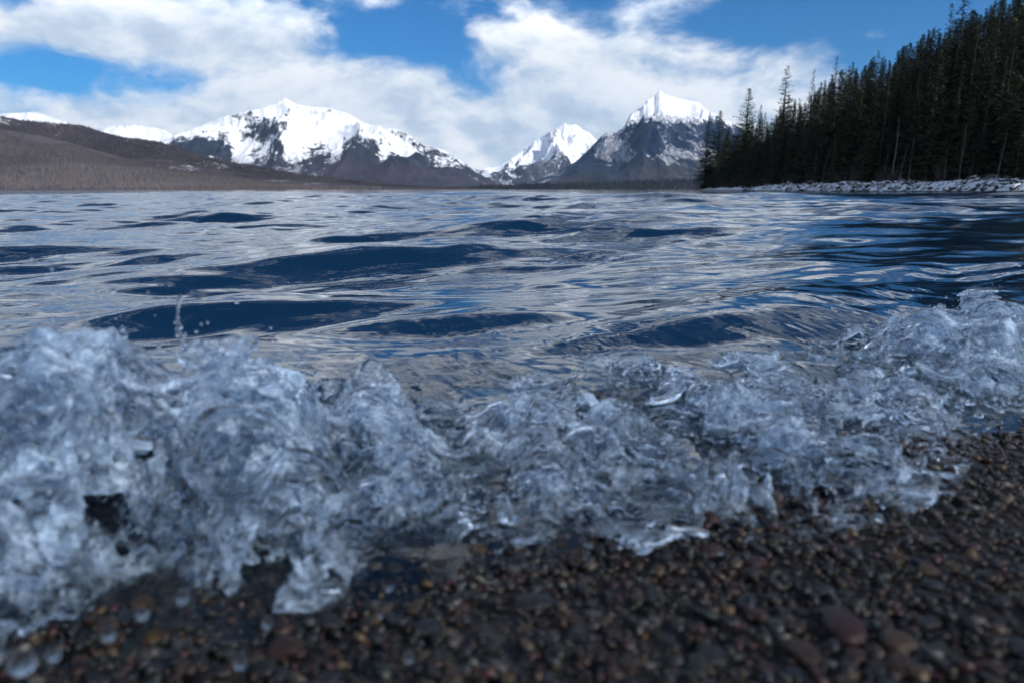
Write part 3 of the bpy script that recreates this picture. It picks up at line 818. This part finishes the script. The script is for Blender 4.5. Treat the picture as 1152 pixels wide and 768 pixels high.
def build_wave():
    me = bpy.data.meshes.new('seed'); me.from_pydata([(0, 0, 0)], [], [])
    o = bpy.data.objects.new('breaking_wave', me); link(o)
    md = o.modifiers.new('field', 'NODES'); md.node_group = splash_group()
    dg = bpy.context.evaluated_depsgraph_get()
    real = bpy.data.meshes.new_from_object(o.evaluated_get(dg), depsgraph=dg)
    o.modifiers.clear(); o.data = real
    real.name = 'breaking_wave'
    real.polygons.foreach_set('use_smooth', np.ones(len(real.polygons), bool))
    real.materials.clear(); real.materials.append(wave_mat)
    # relax the voxel steps
    n = len(real.vertices); co = np.empty(n * 3, np.float32); real.vertices.foreach_get('co', co); co = co.reshape(-1, 3)
    ne = len(real.edges); e = np.empty(ne * 2, np.int32); real.edges.foreach_get('vertices', e); e = e.reshape(-1, 2)
    deg = np.bincount(e.ravel(), minlength=n).astype(np.float32)[:, None]
    for lam in (.5, -.52, .5, -.52):
        acc = np.stack([np.bincount(e[:, 0], co[e[:, 1], k], n) + np.bincount(e[:, 1], co[e[:, 0], k], n) for k in range(3)], -1)
        co = co + lam * (acc / np.maximum(deg, 1) - co)
    real.vertices.foreach_set('co', co.astype(np.float32).ravel()); real.update()
    o.rotation_euler = (0, 0, math.atan2(UD[1], UD[0])); o.location = (P0[0], P0[1], 0)
    print('WAVE', n, len(real.polygons), flush=True)
    tag(o, 'glassy foaming wave breaking along the gravel beach', 'wave', None, 'stuff')
    return o
wave = build_wave()

# --- thrown drops: a fine spray, and the larger drops one by one
drop_mat = water_mat('water_drop', .0)
v_, f_ = icosphere(2)
rs = np.random.RandomState(41); P_, R_ = [], []
hu = np.array(H_U); tu = np.array(T_U)
while len(P_) < 2400:
    u = rs.uniform(-.35, 2.1); s_ = rs.uniform(-.11, .42)
    h = np.interp(u, hu[:, 0], hu[:, 1]); t = np.interp(u, tu[:, 0], tu[:, 1])
    zz = h * np.interp(s_, [-.06, .05, .28, .42], [.05, .45, 1.15, .9]) + (rs.exponential(.020) if len(P_) % 3 else -rs.rand() * .06)
    if zz < .01: continue
    x, y = xy(u, s_ + t); gz1 = float(-.13 * (s_ + t))
    zz = max(zz, gz1 + .006)
    P_.append((x, y, zz)); R_.append(min(.0038, .0006 + rs.exponential(.0010)))
P_, R_ = np.array(P_), np.array(R_); el_ = 1 + rs.rand(len(P_)) * .5
vv = v_[None] * R_[:, None, None]; vv[..., 2] *= el_[:, None]; vv = vv + P_[:, None]
sp = mesh_np('spray', vv.reshape(-1, 3), (f_[None] + (np.arange(len(P_)) * len(v_))[:, None, None]).reshape(-1, 3), drop_mat)
tag(sp, 'fine spray of drops thrown up over the breaking wave', 'spray', None, 'stuff')
dv = icosphere(3)
DROPS = [(25, 745, .62, .0085, 'fat round drop falling in the lower left corner'), (60, 735, .60, .0045, None), (122, 712, .62, .0048, None), (272, 606, .74, .0065, 'clear round drop hanging before the dark hollow under the wave'),
         (205, 672, .68, .0050, None), (575, 642, .85, .0035, None), (612, 628, .9, .0030, None), (460, 738, .62, .0045, None), (270, 742, .60, .0055, None), (330, 648, .72, .0045, None), (352, 664, .72, .0040, None),
         (300, 700, .66, .0042, None), (438, 660, .76, .0042, None), (428, 690, .72, .0036, None), (520, 655, .8, .0034, None), (160, 690, .64, .0046, None), (700, 590, 1.0, .0030, None), (545, 600, .92, .0032, None)]
dme = None
for i, (px, py, dist_, r, lab) in enumerate(DROPS):
    if dme is None: o = mesh_np('water_drop', dv[0], dv[1], drop_mat); dme = o.data
    else: o = link(bpy.data.objects.new('water_drop', dme))
    d = ray(px, py); d = d / np.linalg.norm(d); o.location = (d[0] * dist_, d[1] * dist_, max(.02, CAMZ + d[2] * dist_)); o.scale = (r, r, r * (1.0 + .3 * ((i * 7) % 3) / 2))
    tag(o, lab or 'small clear drop falling in front of the wave', 'drop', None if lab else 'drops falling before the wave')
# --- a thin jet rising from the crest
d = ray(205, 400); d = d / d[1]; jy = 1.02; jx = d[0] * jy; jz0 = CAMZ + d[2] * jy - .03; jz1 = CAMZ + ray(205, 330)[2] / ray(205, 330)[1] * jy
tt = np.linspace(0, 1, 26); rj = .0042 * (1 - .55 * tt) * (1 + .35 * np.sin(tt * 23) * tt); rj[-4:] = [.0028, .0046, .0040, .0012]
jp = np.stack([jx + .004 * np.sin(tt * 7) + .004 * tt, jy + tt * 0, jz0 + (jz1 - jz0) * tt], -1)
ang = np.arange(10) / 10 * 2 * math.pi
jv = np.stack([jp[:, None, 0] + rj[:, None] * np.cos(ang), jp[:, None, 1] + rj[:, None] * np.sin(ang), np.repeat(jp[:, 2:3], 10, 1)], -1).reshape(-1, 3)
i_ = np.arange(260).reshape(26, 10); j_ = np.roll(i_, -1, 1)
jo = mesh_np('water_jet', jv, np.stack([i_[:-1], j_[:-1], j_[1:], i_[1:]], -1).reshape(-1, 4), drop_mat)
tag(jo, 'thin upright jet of water shooting from the crest at the left', 'water jet')
# ------------------------------------------------------------------ wooded slope on the right
SHORE = [(-40, 150), (20, 118), (60, 100), (100, 90.5), (130, 86), (170, 83.5), (220, 85), (260, 86), (300, 88), (335, 90), (352, 95), (362, 110), (370, 150), (380, 260), (395, 500)]
_sy = np.array([q[0] for q in SHORE], float); _sx = np.array([q[1] for q in SHORE], float)
def shore_x(y): return np.interp(y, _sy, _sx)
def slope_z(x, y):
    x = np.asarray(x, float); y = np.asarray(y, float)
    e = x - shore_x(y) + perlin(y * .11, x * .05, 301) * 1.6
    tip = sstep(352, 325, y)                                  # low spit of snow at the far end
    bank = (1.3 + .7 * sstep(265, 225, y) + .5 * perlin(y * .06, y * 0, 303))
    b = np.clip(e / (2.6 + 1.8 * sstep(225, 265, y)), -1, 1) * bank * (.8 + .2 * tip)
    up = np.clip(e - 5, 0, None)
    s = up * (.10 + .40 * sstep(330, 215, y)) * np.clip(.55 + up / 40, 0, 1)
    s = 70 * (1 - np.exp(-s / 70))
    return b + s + fbm(x * .09, y * .09, 4, 305) * 1.1 * sstep(2, 12, e) + fbm(x * .5, y * .5, 3, 307) * .35 * sstep(.3, 2, e)

m = Mat('bank_ground'); p = m.pos(); nz = m.normal().xyz()[2]; x_, y_, z_ = p.xyz()
n1 = p.noise(.55, 5, .65); n2 = p.noise(2.6, 4, .65)
snow = ((n1 - .5) * 2.4 + (n2 - .5) * 2.0 + (nz - .72) * 1.4 + y_.step(235, 290, .1, 1.2)).step(-.05, .3) * z_.step(.08, .25)
snow = snow * z_.step(9.0, 4.0, .25, 1.0)
m.set('Base Color', mixc(m.nt, snow, mixc(m.nt, n2, (.012, .011, .010), (.045, .038, .032)), (.80, .83, .88))).set('Roughness', .8).set('Specular IOR Level', .2)
m.bump(n1 + n2, .6, .4)
yy = np.concatenate([np.linspace(-40, 90, 40), np.linspace(92, 366, 300), np.linspace(368, 480, 40)])
ee = np.concatenate([np.linspace(-2.5, 8, 60), np.geomspace(8.3, 330, 70)])
Ym, Em = np.meshgrid(yy, ee, indexing='ij'); Xm = shore_x(Ym) + Em
o = mesh_np('wooded_slope', np.stack([Xm, Ym, slope_z(Xm, Ym)], -1).reshape(-1, 3), grid_faces(*Xm.shape)[:, ::-1], m.m)
tag(o, 'steep forest floor with a snow patched rocky bank on the right shore', 'slope', None, 'structure')

# --- boulders along the bank
mr = Mat('snowy_rock'); p = mr.pos(); nz = mr.normal().xyz()[2]; n1 = p.noise(1.6, 4, .6); n2 = p.noise(7, 3, .6)
mr.set('Base Color', mixc(mr.nt, ((nz - .52) * 1.6 + (n1 - .5) * 1.7 + (n2 - .5) * .6 + .03).step(-.08, .16), mixc(mr.nt, n2, (.016, .016, .017), (.07, .064, .06)), (.82, .85, .90))).set('Roughness', .8).set('Specular IOR Level', .2)
rock_me = []
v, f = icosphere(3)
for k in range(5):
    q = v.copy(); q *= (1 + .45 * fbm(q[:, 0] * 1.1 + k * 5, q[:, 1] * 1.1 + q[:, 2] * .8, 3, 330 + k))[:, None]
    q = np.clip(q, -.82, .82) * np.array([1.25, .8, .62])
    me = mesh_np('boulder', q, f, mr.m, smooth=False); rock_me.append(me.data); bpy.data.objects.remove(me)
rr_ = random.Random(5)
def in_frame(x, y, mrg=.02): return y > 40 and x / y < .745 + mrg
nb = 0
while nb < 170:
    y = rr_.uniform(108, 262); e = rr_.uniform(-.5, 4.6); x = float(shore_x(y)) + e
    if not in_frame(x, y): continue
    r = rr_.uniform(.28, .75) * (1.0 if rr_.random() > .12 else 1.6)
    b = link(bpy.data.objects.new('boulder', rock_me[rr_.randrange(5)]))
    b.location = (x, y, float(slope_z(x, y)) + r * .15); b.scale = (r, r * rr_.uniform(.8, 1.3), r * rr_.uniform(.7, 1.1))
    b.rotation_euler = (rr_.uniform(-.25, .25), rr_.uniform(-.55, .1), rr_.uniform(0, 6.28))
    tag(b, 'snow dusted dark boulder on the bank at the foot of the forest', 'boulder', 'boulders along the right bank'); nb += 1

# --- conifers
def bark(name, c): 
    m = Mat(name); n = m.coord('Object').mul((1, 1, .2)).noise(6, 4, .6); m.set('Base Color', mixc(m.nt, n, tuple(np.array(c) * .6), tuple(np.array(c) * 1.3))).set('Roughness', .9); return m.m
def needles(name, c1, c2):
    m = Mat(name); t = m.attr('tone'); r = m.rnd()
    c = mixc(m.nt, t, c1, c2); c = mixc(m.nt, r, c.scale(.7), c.mul((1.25, 1.15, 1.0)))
    m.set('Base Color', c).set('Roughness', .7).set('Specular IOR Level', .15); return m.m
bark_dark = bark('conifer_bark', (.024, .020, .018)); bark_pale = bark('birch_bark', (.30, .27, .24)); bark_twig = bark('twig_bark', (.085, .068, .058))
need_a = needles('spruce_needles', (.014, .022, .015), (.075, .092, .050)); need_b = needles('fir_needles', (.015, .020, .016), (.072, .080, .054))

def tube(pts, rad, sides=6):
    pts = np.asarray(pts, float); n = len(pts); ang = np.arange(sides) / sides * 2 * math.pi
    t = np.gradient(pts, axis=0); t /= np.linalg.norm(t, axis=1)[:, None] + 1e-9
    ref = np.where(np.abs(t[:, 2:3]) > .9, np.array([[1., 0, 0]]), np.array([[0, 0, 1.]]))
    a = np.cross(t, ref); a /= np.linalg.norm(a, axis=1)[:, None] + 1e-9; b = np.cross(t, a)
    r = np.asarray(rad)[:, None, None]
    v = pts[:, None] + r * (np.cos(ang)[None, :, None] * a[:, None] + np.sin(ang)[None, :, None] * b[:, None])
    i = np.arange(n * sides).reshape(n, sides); j = np.roll(i, -1, 1)
    f = np.stack([i[:-1], j[:-1], j[1:], i[1:]], -1).reshape(-1, 4)
    return v.reshape(-1, 3), f
def merge(parts):
    vs, fs, o = [], [], 0
    for v, f in parts: vs.append(v); fs.append(f + o); o += len(v)
    return np.concatenate(vs), np.concatenate(fs)

def conifer(seed, H, Rb, start, droop, density, gappy, top=1.0, power=.85):
    """trunk and crown arrays of one conifer: whorls of drooping boughs, each bough a spray of needle blades"""
    rs = np.random.RandomState(seed)
    zz = np.linspace(-1.5, H, 12); lean = np.cumsum(rs.normal(0, .03, 12)) * .5
    trunk = tube(np.stack([lean, lean * .6, zz], -1), np.interp(zz, [-1.5, H], [H * .0125, .02]), 7)
    tv, tf, tone = [], [], []
    z = H * start; nv = 0
    while z < H * .995:
        fr_ = (z - H * start) / (H * (1 - start))
        rad = Rb * (1 - fr_) ** power * (1.0 if fr_ > .12 else .55 + fr_ * 3.7) + .12
        nb_ = max(3, int((4 + 4 * (1 - fr_)) * density))
        gap = rs.rand() < gappy
        for _ in range(nb_):
            if gap and rs.rand() < .6: continue
            a = rs.rand() * 6.283; L = rad * rs.uniform(.55, 1.18) * (1.25 if rs.rand() < .08 else 1)
            dirx, diry = math.cos(a), math.sin(a)
            up0 = .55 * fr_ ** 2 - droop * (1 - fr_)
            ns = max(3, int(L / .42)); ox, oy = np.interp(z, zz, lean), np.interp(z, zz, lean * .6)
            tone0 = rs.rand()
            for k in range(ns):
                q = (k + .35) / ns; r_ = L * q
                cz = z + L * (up0 * q + .16 * q * q) + rs.normal(0, .05)
                c = np.array([ox + dirx * r_, oy + diry * r_, cz])
                wl_ = (.34 + .30 * L * (1 - q) ** .8 * (.4 + q)) * rs.uniform(.7, 1.3)
                for sgn in (-1, 1):
                    yaw = a + sgn * rs.uniform(.45, 1.0); e = np.array([math.cos(yaw), math.sin(yaw), rs.uniform(-.55, .02) - droop * .4])
                    sd = np.array([-math.sin(yaw), math.cos(yaw), rs.uniform(-.5, .5)]) * wl_ * .22
                    tip = c + e * wl_; mid = c + e * wl_ * .5
                    tv += [c, mid + sd, tip, mid - sd]; tf.append([nv, nv + 1, nv + 2, nv + 3]); nv += 4
                    t_ = min(1, max(0, tone0 * .6 + rs.rand() * .45)); tone += [t_] * 4
            # hanging tip
            tip = c + np.array([dirx, diry, -.1]) * .35
            sd = np.array([-diry, dirx, 0]) * .14
            tv += [c - np.array([dirx, diry, 0]) * .2, c + sd, tip, c - sd]; tf.append([nv, nv + 1, nv + 2, nv + 3]); nv += 4; tone += [tone0] * 4
        z += H * rs.uniform(.016, .030) * (1.0 - .35 * fr_)
    return trunk, (np.array(tv), np.array(tf)), np.array(tone)

PROTO = []
for i, (H, Rb, st, dr, de, gp, pw) in enumerate([(30, 5.6, .04, .30, 1.35, .03, .95), (32, 5.0, .08, .38, 1.25, .06, 1.0), (28, 5.8, .03, .22, 1.4, .03, .9),
                                              (33, 3.9, .15, .30, .9, .22, .75), (26, 4.6, .03, .34, 1.3, .04, .95), (34, 3.2, .25, .18, .75, .30, .65)]):
    (tv, tf), (cv, cf), tone = conifer(100 + i, H, Rb, st, dr, de, gp, power=pw)
    t = mesh_np('trunk', tv, tf, bark_dark); c = mesh_np('crown', cv, cf, need_a if i % 2 == 0 else need_b, smooth=False, attrs={'tone': tone})
    PROTO.append((H, t.data, c.data, (cv, cf, tone))); bpy.data.objects.remove(t); bpy.data.objects.remove(c)

def place_tree(x, y, k, sc_, rz, label, group, wide=1.0, name='conifer_tree'):
    r = empty(name, (x, y, float(slope_z(x, y)) - .2), rz); r.scale = (sc_ * wide, sc_ * wide, sc_)
    tag(r, label, 'tree', group)
    for nm, me in (('trunk', PROTO[k][1]), ('crown', PROTO[k][2])): link(bpy.data.objects.new(nm, me), r)
    return r
def project(x, y, z):
    fw = y * CP - (z - CAMZ) * SP; up = y * SP + (z - CAMZ) * CP
    return 576 + F * x / fw, 384 - F * up / fw

# skyline trees the photo singles out: (top pixel, bearing distance, prototype, label)
NOTED = [((843, 99), 296, 0, 1.7, 'pointed dark spruce rising clear of its neighbours near the tip of the spit'),
         ((886, 74), 268, 3, 1.5, 'tall ragged conifer with gaps in its crown standing highest over the spit'),
         ((811, 124), 330, 2, 1.4, 'outermost full conifer at the very tip of the wooded shore'),
         ((797, 136), 338, 4, 1.3, 'short conifer leaning out over the snowy spit'),
         ((916, 78), 255, 5, .8, 'thin topped conifer right of the tall ragged one'),
         ((942, 62), 238, 5, .8, 'sparse conifer with a bare leader poking over the forest edge'),
         ((1086, -4), 172, 3, 1.5, 'tall open conifer cutting the top edge of the picture'),
         ((1072, 3), 176, 5, .8, 'narrow conifer just left of the tall open one at the top edge')]
rs = np.random.RandomState(19); cand = []
taken = []
for (px, py), Yd, k, wide, lab in NOTED:
    s_, t_ = slope_of(px, py); x = s_ * Yd; top = CAMZ + t_ * Yd
    h = top - float(slope_z(x, Yd)) + .2
    place_tree(x, Yd, k, h / PROTO[k][0], px * .7, lab, None, wide * (PROTO[k][0] / h) ** .5 * 1.05); taken.append((x, Yd))
# skyline of the wood in the photo (tree tops), used to choose heights
SKY = [(776, 190), (785, 160), (795, 140), (806, 127), (820, 150), (832, 128), (850, 122), (862, 140), (876, 110), (895, 112), (905, 105), (925, 88), (945, 72), (960, 74), (975, 62), (990, 72), (1005, 50), (1020, 46), (1035, 36), (1050, 28), (1065, 24), (1085, 10), (1105, 4), (1130, -12), (1152, -25), (1260, -70)]
_ka = np.array([q[0] for q in SKY], float); _kt = np.array([q[1] for q in SKY], float)
y = 92.0
while y < 366:
    e = 5.0
    depth = 75 if y < 300 else 40
    while e < depth:
        yj = y + rs.uniform(-1.8, 1.8); x = float(shore_x(yj)) + e + rs.uniform(-1.8, 1.8)
        if in_frame(x, yj, .035) and all((x - a) ** 2 + (yj - b) ** 2 > 9 for a, b in taken):
            k = rs.choice([0, 1, 2, 3, 4, 5], p=[.22, .2, .2, .1, .2, .08])
            gz = float(slope_z(x, yj)); h = rs.uniform(20, 33) * (.62 if e < 9 else 1.0)
            # no tree may stand higher than the outline of the wood
            px, _ = project(x, yj, gz); lim = np.interp(px, _ka, _kt) + rs.uniform(-7, 10)
            s_, t_ = slope_of(px, lim); hm = CAMZ + t_ * yj - gz
            h = min(h, hm)
            if e > 22: h = max(h, min(hm, 33 * rs.uniform(.8, 1.15)))
            if h > 6: cand.append((yj, x, gz, h, k, rs.rand() * 6.28))
        e += rs.uniform(4.2, 6.2)
    y += 4.6
# which of them show: paint triangles far to near, then count what is left of each
ids = np.full((768, 420), -1, np.int32)
cand.sort(key=lambda c: -math.hypot(c[0], c[1]))
for i, (yj, x, gz, h, k, rz) in enumerate(cand):
    px, pb = project(x, yj, gz); _, pt = project(x, yj, gz + h)
    hw = PROTO[k][0] * .11 * F / yj * (h / PROTO[k][0])
    for r in range(max(0, int(pt)), min(768, int(pb))):
        w = hw * (r - pt) / max(1, pb - pt)
        a, b = int(px - w) - 740, int(px + w) + 1 - 740
        if b > 0 and a < 412: ids[r, max(0, a):min(412, b)] = i
cnt = np.bincount(ids[ids >= 0], minlength=len(cand))
order = np.argsort(-cnt); chosen = set(order[:284].tolist())
mass_v, mass_f, mass_t, off = [], [], [], 0
for i, (yj, x, gz, h, k, rz) in enumerate(cand):
    if i in chosen:
        if yj > 285: lab, grp = 'dark conifer in the low stand by the snowy spit', 'conifers of the stand by the spit'
        elif x - float(shore_x(yj)) < 12: lab, grp = 'dark conifer in the front row just above the snowy bank', 'conifers in the front row above the bank'
        else: lab, grp = 'dark conifer crowded among others up the steep right slope', 'conifers up the right slope'
        place_tree(x, yj, k, h / PROTO[k][0], rz, lab, grp, (PROTO[k][0] / h) ** .4)
    elif cnt[i] > 0 or i % 3 == 0:
        cv, cf, tone = PROTO[k][3]; s_ = h / PROTO[k][0]; c, sn = math.cos(rz), math.sin(rz)
        sel = np.arange(len(cf))[i % 2::2]; q = cv[cf[sel]].reshape(-1, 3) * s_ * np.array([1.15, 1.15, 1])
        mass_v.append(np.stack([q[:, 0] * c - q[:, 1] * sn + x, q[:, 0] * sn + q[:, 1] * c + yj, q[:, 2] + gz], -1))
        mass_f.append(np.arange(len(q)).reshape(-1, 4) + off); off += len(q); mass_t.append(tone[cf[sel]].ravel())
if mass_v:
    o = mesh_np('forest', np.concatenate(mass_v), np.concatenate(mass_f), need_a, smooth=False, attrs={'tone': np.concatenate(mass_t)})
    tag(o, 'deeper forest filling the gaps between the nearer conifers', 'forest', None, 'stuff')
print('TREES', len(cand), len(chosen), off // 4, flush=True)

# --- pale bare trunks and twiggy shrubs along the edge of the wood
def bare_tree(seed, H, lean, nbr):
    rs = np.random.RandomState(seed)
    n = 14; t = np.linspace(0, 1, n)
    pts = np.stack([lean * t ** 1.5 * H + np.cumsum(rs.normal(0, .06, n)), np.cumsum(rs.normal(0, .06, n)), t * H - .5 * (t == 0)], -1)
    tr = tube(pts, np.interp(t, [0, 1], [H * .009, .02]), 6); br = []
    for _ in range(nbr):
        q = rs.uniform(.35, .97); b = np.array([np.interp(q, t, pts[:, k]) for k in range(3)])
        a = rs.rand() * 6.28; L = H * rs.uniform(.10, .24) * (1.15 - q); s = np.linspace(0, 1, 5)
        bp = b + np.stack([np.cos(a) * s * L * .55 + rs.normal(0, .03, 5), np.sin(a) * s * L * .55, s ** .8 * L], -1)
        br.append(tube(bp, np.interp(s, [0, 1], [.045, .012]), 4))
        for _ in range(4):
            q2 = rs.uniform(.3, 1); c = np.array([np.interp(q2, s, bp[:, k]) for k in range(3)]); a2 = a + rs.normal(0, 1); L2 = L * .4
            br.append(tube(c + np.outer(np.linspace(0, 1, 3), [math.cos(a2) * L2 * .6, math.sin(a2) * L2 * .6, L2 * .7]), [.02, .014, .006], 3))
    return tr, merge([(v, f) for v, f in br])
BARE = []
for i, (H, ln) in enumerate([(17, .05), (15, -.10), (19, .02), (14, .16)]):
    a, b = bare_tree(400 + i, H, ln, 26)
    t = mesh_np('trunk', *a, bark_pale); c = mesh_np('crown', *b, bark_twig); BARE.append((H, t.data, c.data)); bpy.data.objects.remove(t); bpy.data.objects.remove(c)
SPOTS = [(1141, 175, 1.05), (1121, 172, .8), (1003, 178, .95), (1012, 176, .9), (1022, 177, .85), (993, 178, .75), (915, 186, .8), (925, 186, .9), (936, 186, .85), (950, 186, .6), (1078, 180, .8), (1090, 178, .7), (1062, 180, .6),
         (880, 195, .7), (868, 196, .6), (846, 200, .6), (970, 182, .6), (1040, 176, .7), (832, 202, .5), (905, 190, .6)]
for i, (px, pb, sc_) in enumerate(SPOTS):
    # stand just in front of the conifers at this bearing
    s_, _ = slope_of(px, 205); Yd = 110.0
    while Yd < 360 and s_ * Yd < float(shore_x(Yd)) + 4.0: Yd += .5
    k = i % 4; x = s_ * Yd
    r = empty('bare_tree', (x, Yd, float(slope_z(x, Yd)) - .1), i * 1.7); r.scale = (sc_ * .62, sc_ * .62, sc_ * (.66 + .08 * (i % 3)))
    lab = {0: 'tall pale bare trunk nearest the right edge of the picture', 1: 'shorter pale bare trunk beside the tall one near the right edge'}.get(i)
    tag(r, lab or 'slim pale leafless tree standing before the dark conifers', 'tree', None if lab else 'pale leafless trees along the bank')
    for nm, me in (('trunk', BARE[k][1]), ('crown', BARE[k][2])): link(bpy.data.objects.new(nm, me), r)
def shrub(seed):
    rs = np.random.RandomState(seed); ps = []
    for _ in range(34):
        a = rs.rand() * 6.28; sp = rs.uniform(.1, .9); L = rs.uniform(1.1, 2.6); s = np.linspace(0, 1, 5)
        pts = np.stack([math.cos(a) * (.25 + sp * s ** 1.3 * L * .55), math.sin(a) * (.25 + sp * s ** 1.3 * L * .55), s * L - .2], -1) + rs.normal(0, .04, (5, 3))
        ps.append(tube(pts, np.interp(s, [0, 1], [.035, .008]), 3))
        for _ in range(5):
            q = rs.uniform(.3, .95); c = np.array([np.interp(q, s, pts[:, k]) for k in range(3)]); a2 = rs.rand() * 6.28; L2 = rs.uniform(.3, .8)
            ps.append(tube(c + np.outer(np.linspace(0, 1, 3), [math.cos(a2) * L2 * .5, math.sin(a2) * L2 * .5, L2 * .8]), [.016, .011, .005], 3))
    return merge(ps)
SHR = []
for i in range(4):
    o = mesh_np('shrub', *shrub(500 + i), bark_twig); SHR.append(o.data); bpy.data.objects.remove(o)
ns = 0
while ns < 90:
    y = rr_.uniform(112, 330); x = float(shore_x(y)) + rr_.uniform(3.6, 7.5)
    if not in_frame(x, y): continue
    o = link(bpy.data.objects.new('shrub', SHR[rr_.randrange(4)])); s_ = rr_.uniform(.7, 1.7)
    o.location = (x, y, float(slope_z(x, y)) - .05); o.scale = (s_, s_, s_ * rr_.uniform(.8, 1.3)); o.rotation_euler = (0, 0, rr_.uniform(0, 6.28))
    tag(o, 'leafless brown shrub between the snowy bank and the forest', 'shrub', 'leafless shrubs along the bank'); ns += 1
# ------------------------------------------------------------------ air
def build_haze():
    v = np.array([(x, y, z) for z in (-8, 2300) for y in (-600, 17400) for x in (-17500, 17500)], float)
    f = np.array([(0, 2, 3, 1), (4, 5, 7, 6), (0, 1, 5, 4), (2, 6, 7, 3), (0, 4, 6, 2), (1, 3, 7, 5)])
    m = bpy.data.materials.new('thin_air'); m.use_nodes = True; nt_ = m.node_tree; nt_.nodes.clear()
    out = nt_.nodes.new('ShaderNodeOutputMaterial'); pv = nt_.nodes.new('ShaderNodeVolumePrincipled')
    pv.inputs['Color'].default_value = (.45, .68, 1.0, 1); pv.inputs['Density'].default_value = HAZE; pv.inputs['Anisotropy'].default_value = .2
    nt_.links.new(pv.outputs[0], out.inputs['Volume'])
    o = mesh_np('haze', v, f, m, smooth=False)
    tag(o, 'thin bluish air between the near shore and the far mountains', 'haze', None, 'stuff'); return o
HAZE = 1.7e-5
build_haze()
# ------------------------------------------------------------------ render settings
vs = scene.view_settings
scene.display_settings.display_device = 'sRGB'
vs.view_transform = 'Standard'; vs.look = 'None'; vs.exposure = 0.26; vs.gamma = 1.0; vs.use_curve_mapping = False
cy = scene.cycles
cy.max_bounces = 14; cy.transmission_bounces = 12; cy.glossy_bounces = 5; cy.diffuse_bounces = 2; cy.volume_bounces = 0
cy.transparent_max_bounces = 8
cy.sample_clamp_indirect = 4.0; cy.caustics_reflective = True; cy.caustics_refractive = True; cy.blur_glossy = .6
cy.use_denoising = True
cy.use_adaptive_sampling = True; cy.adaptive_threshold = .02
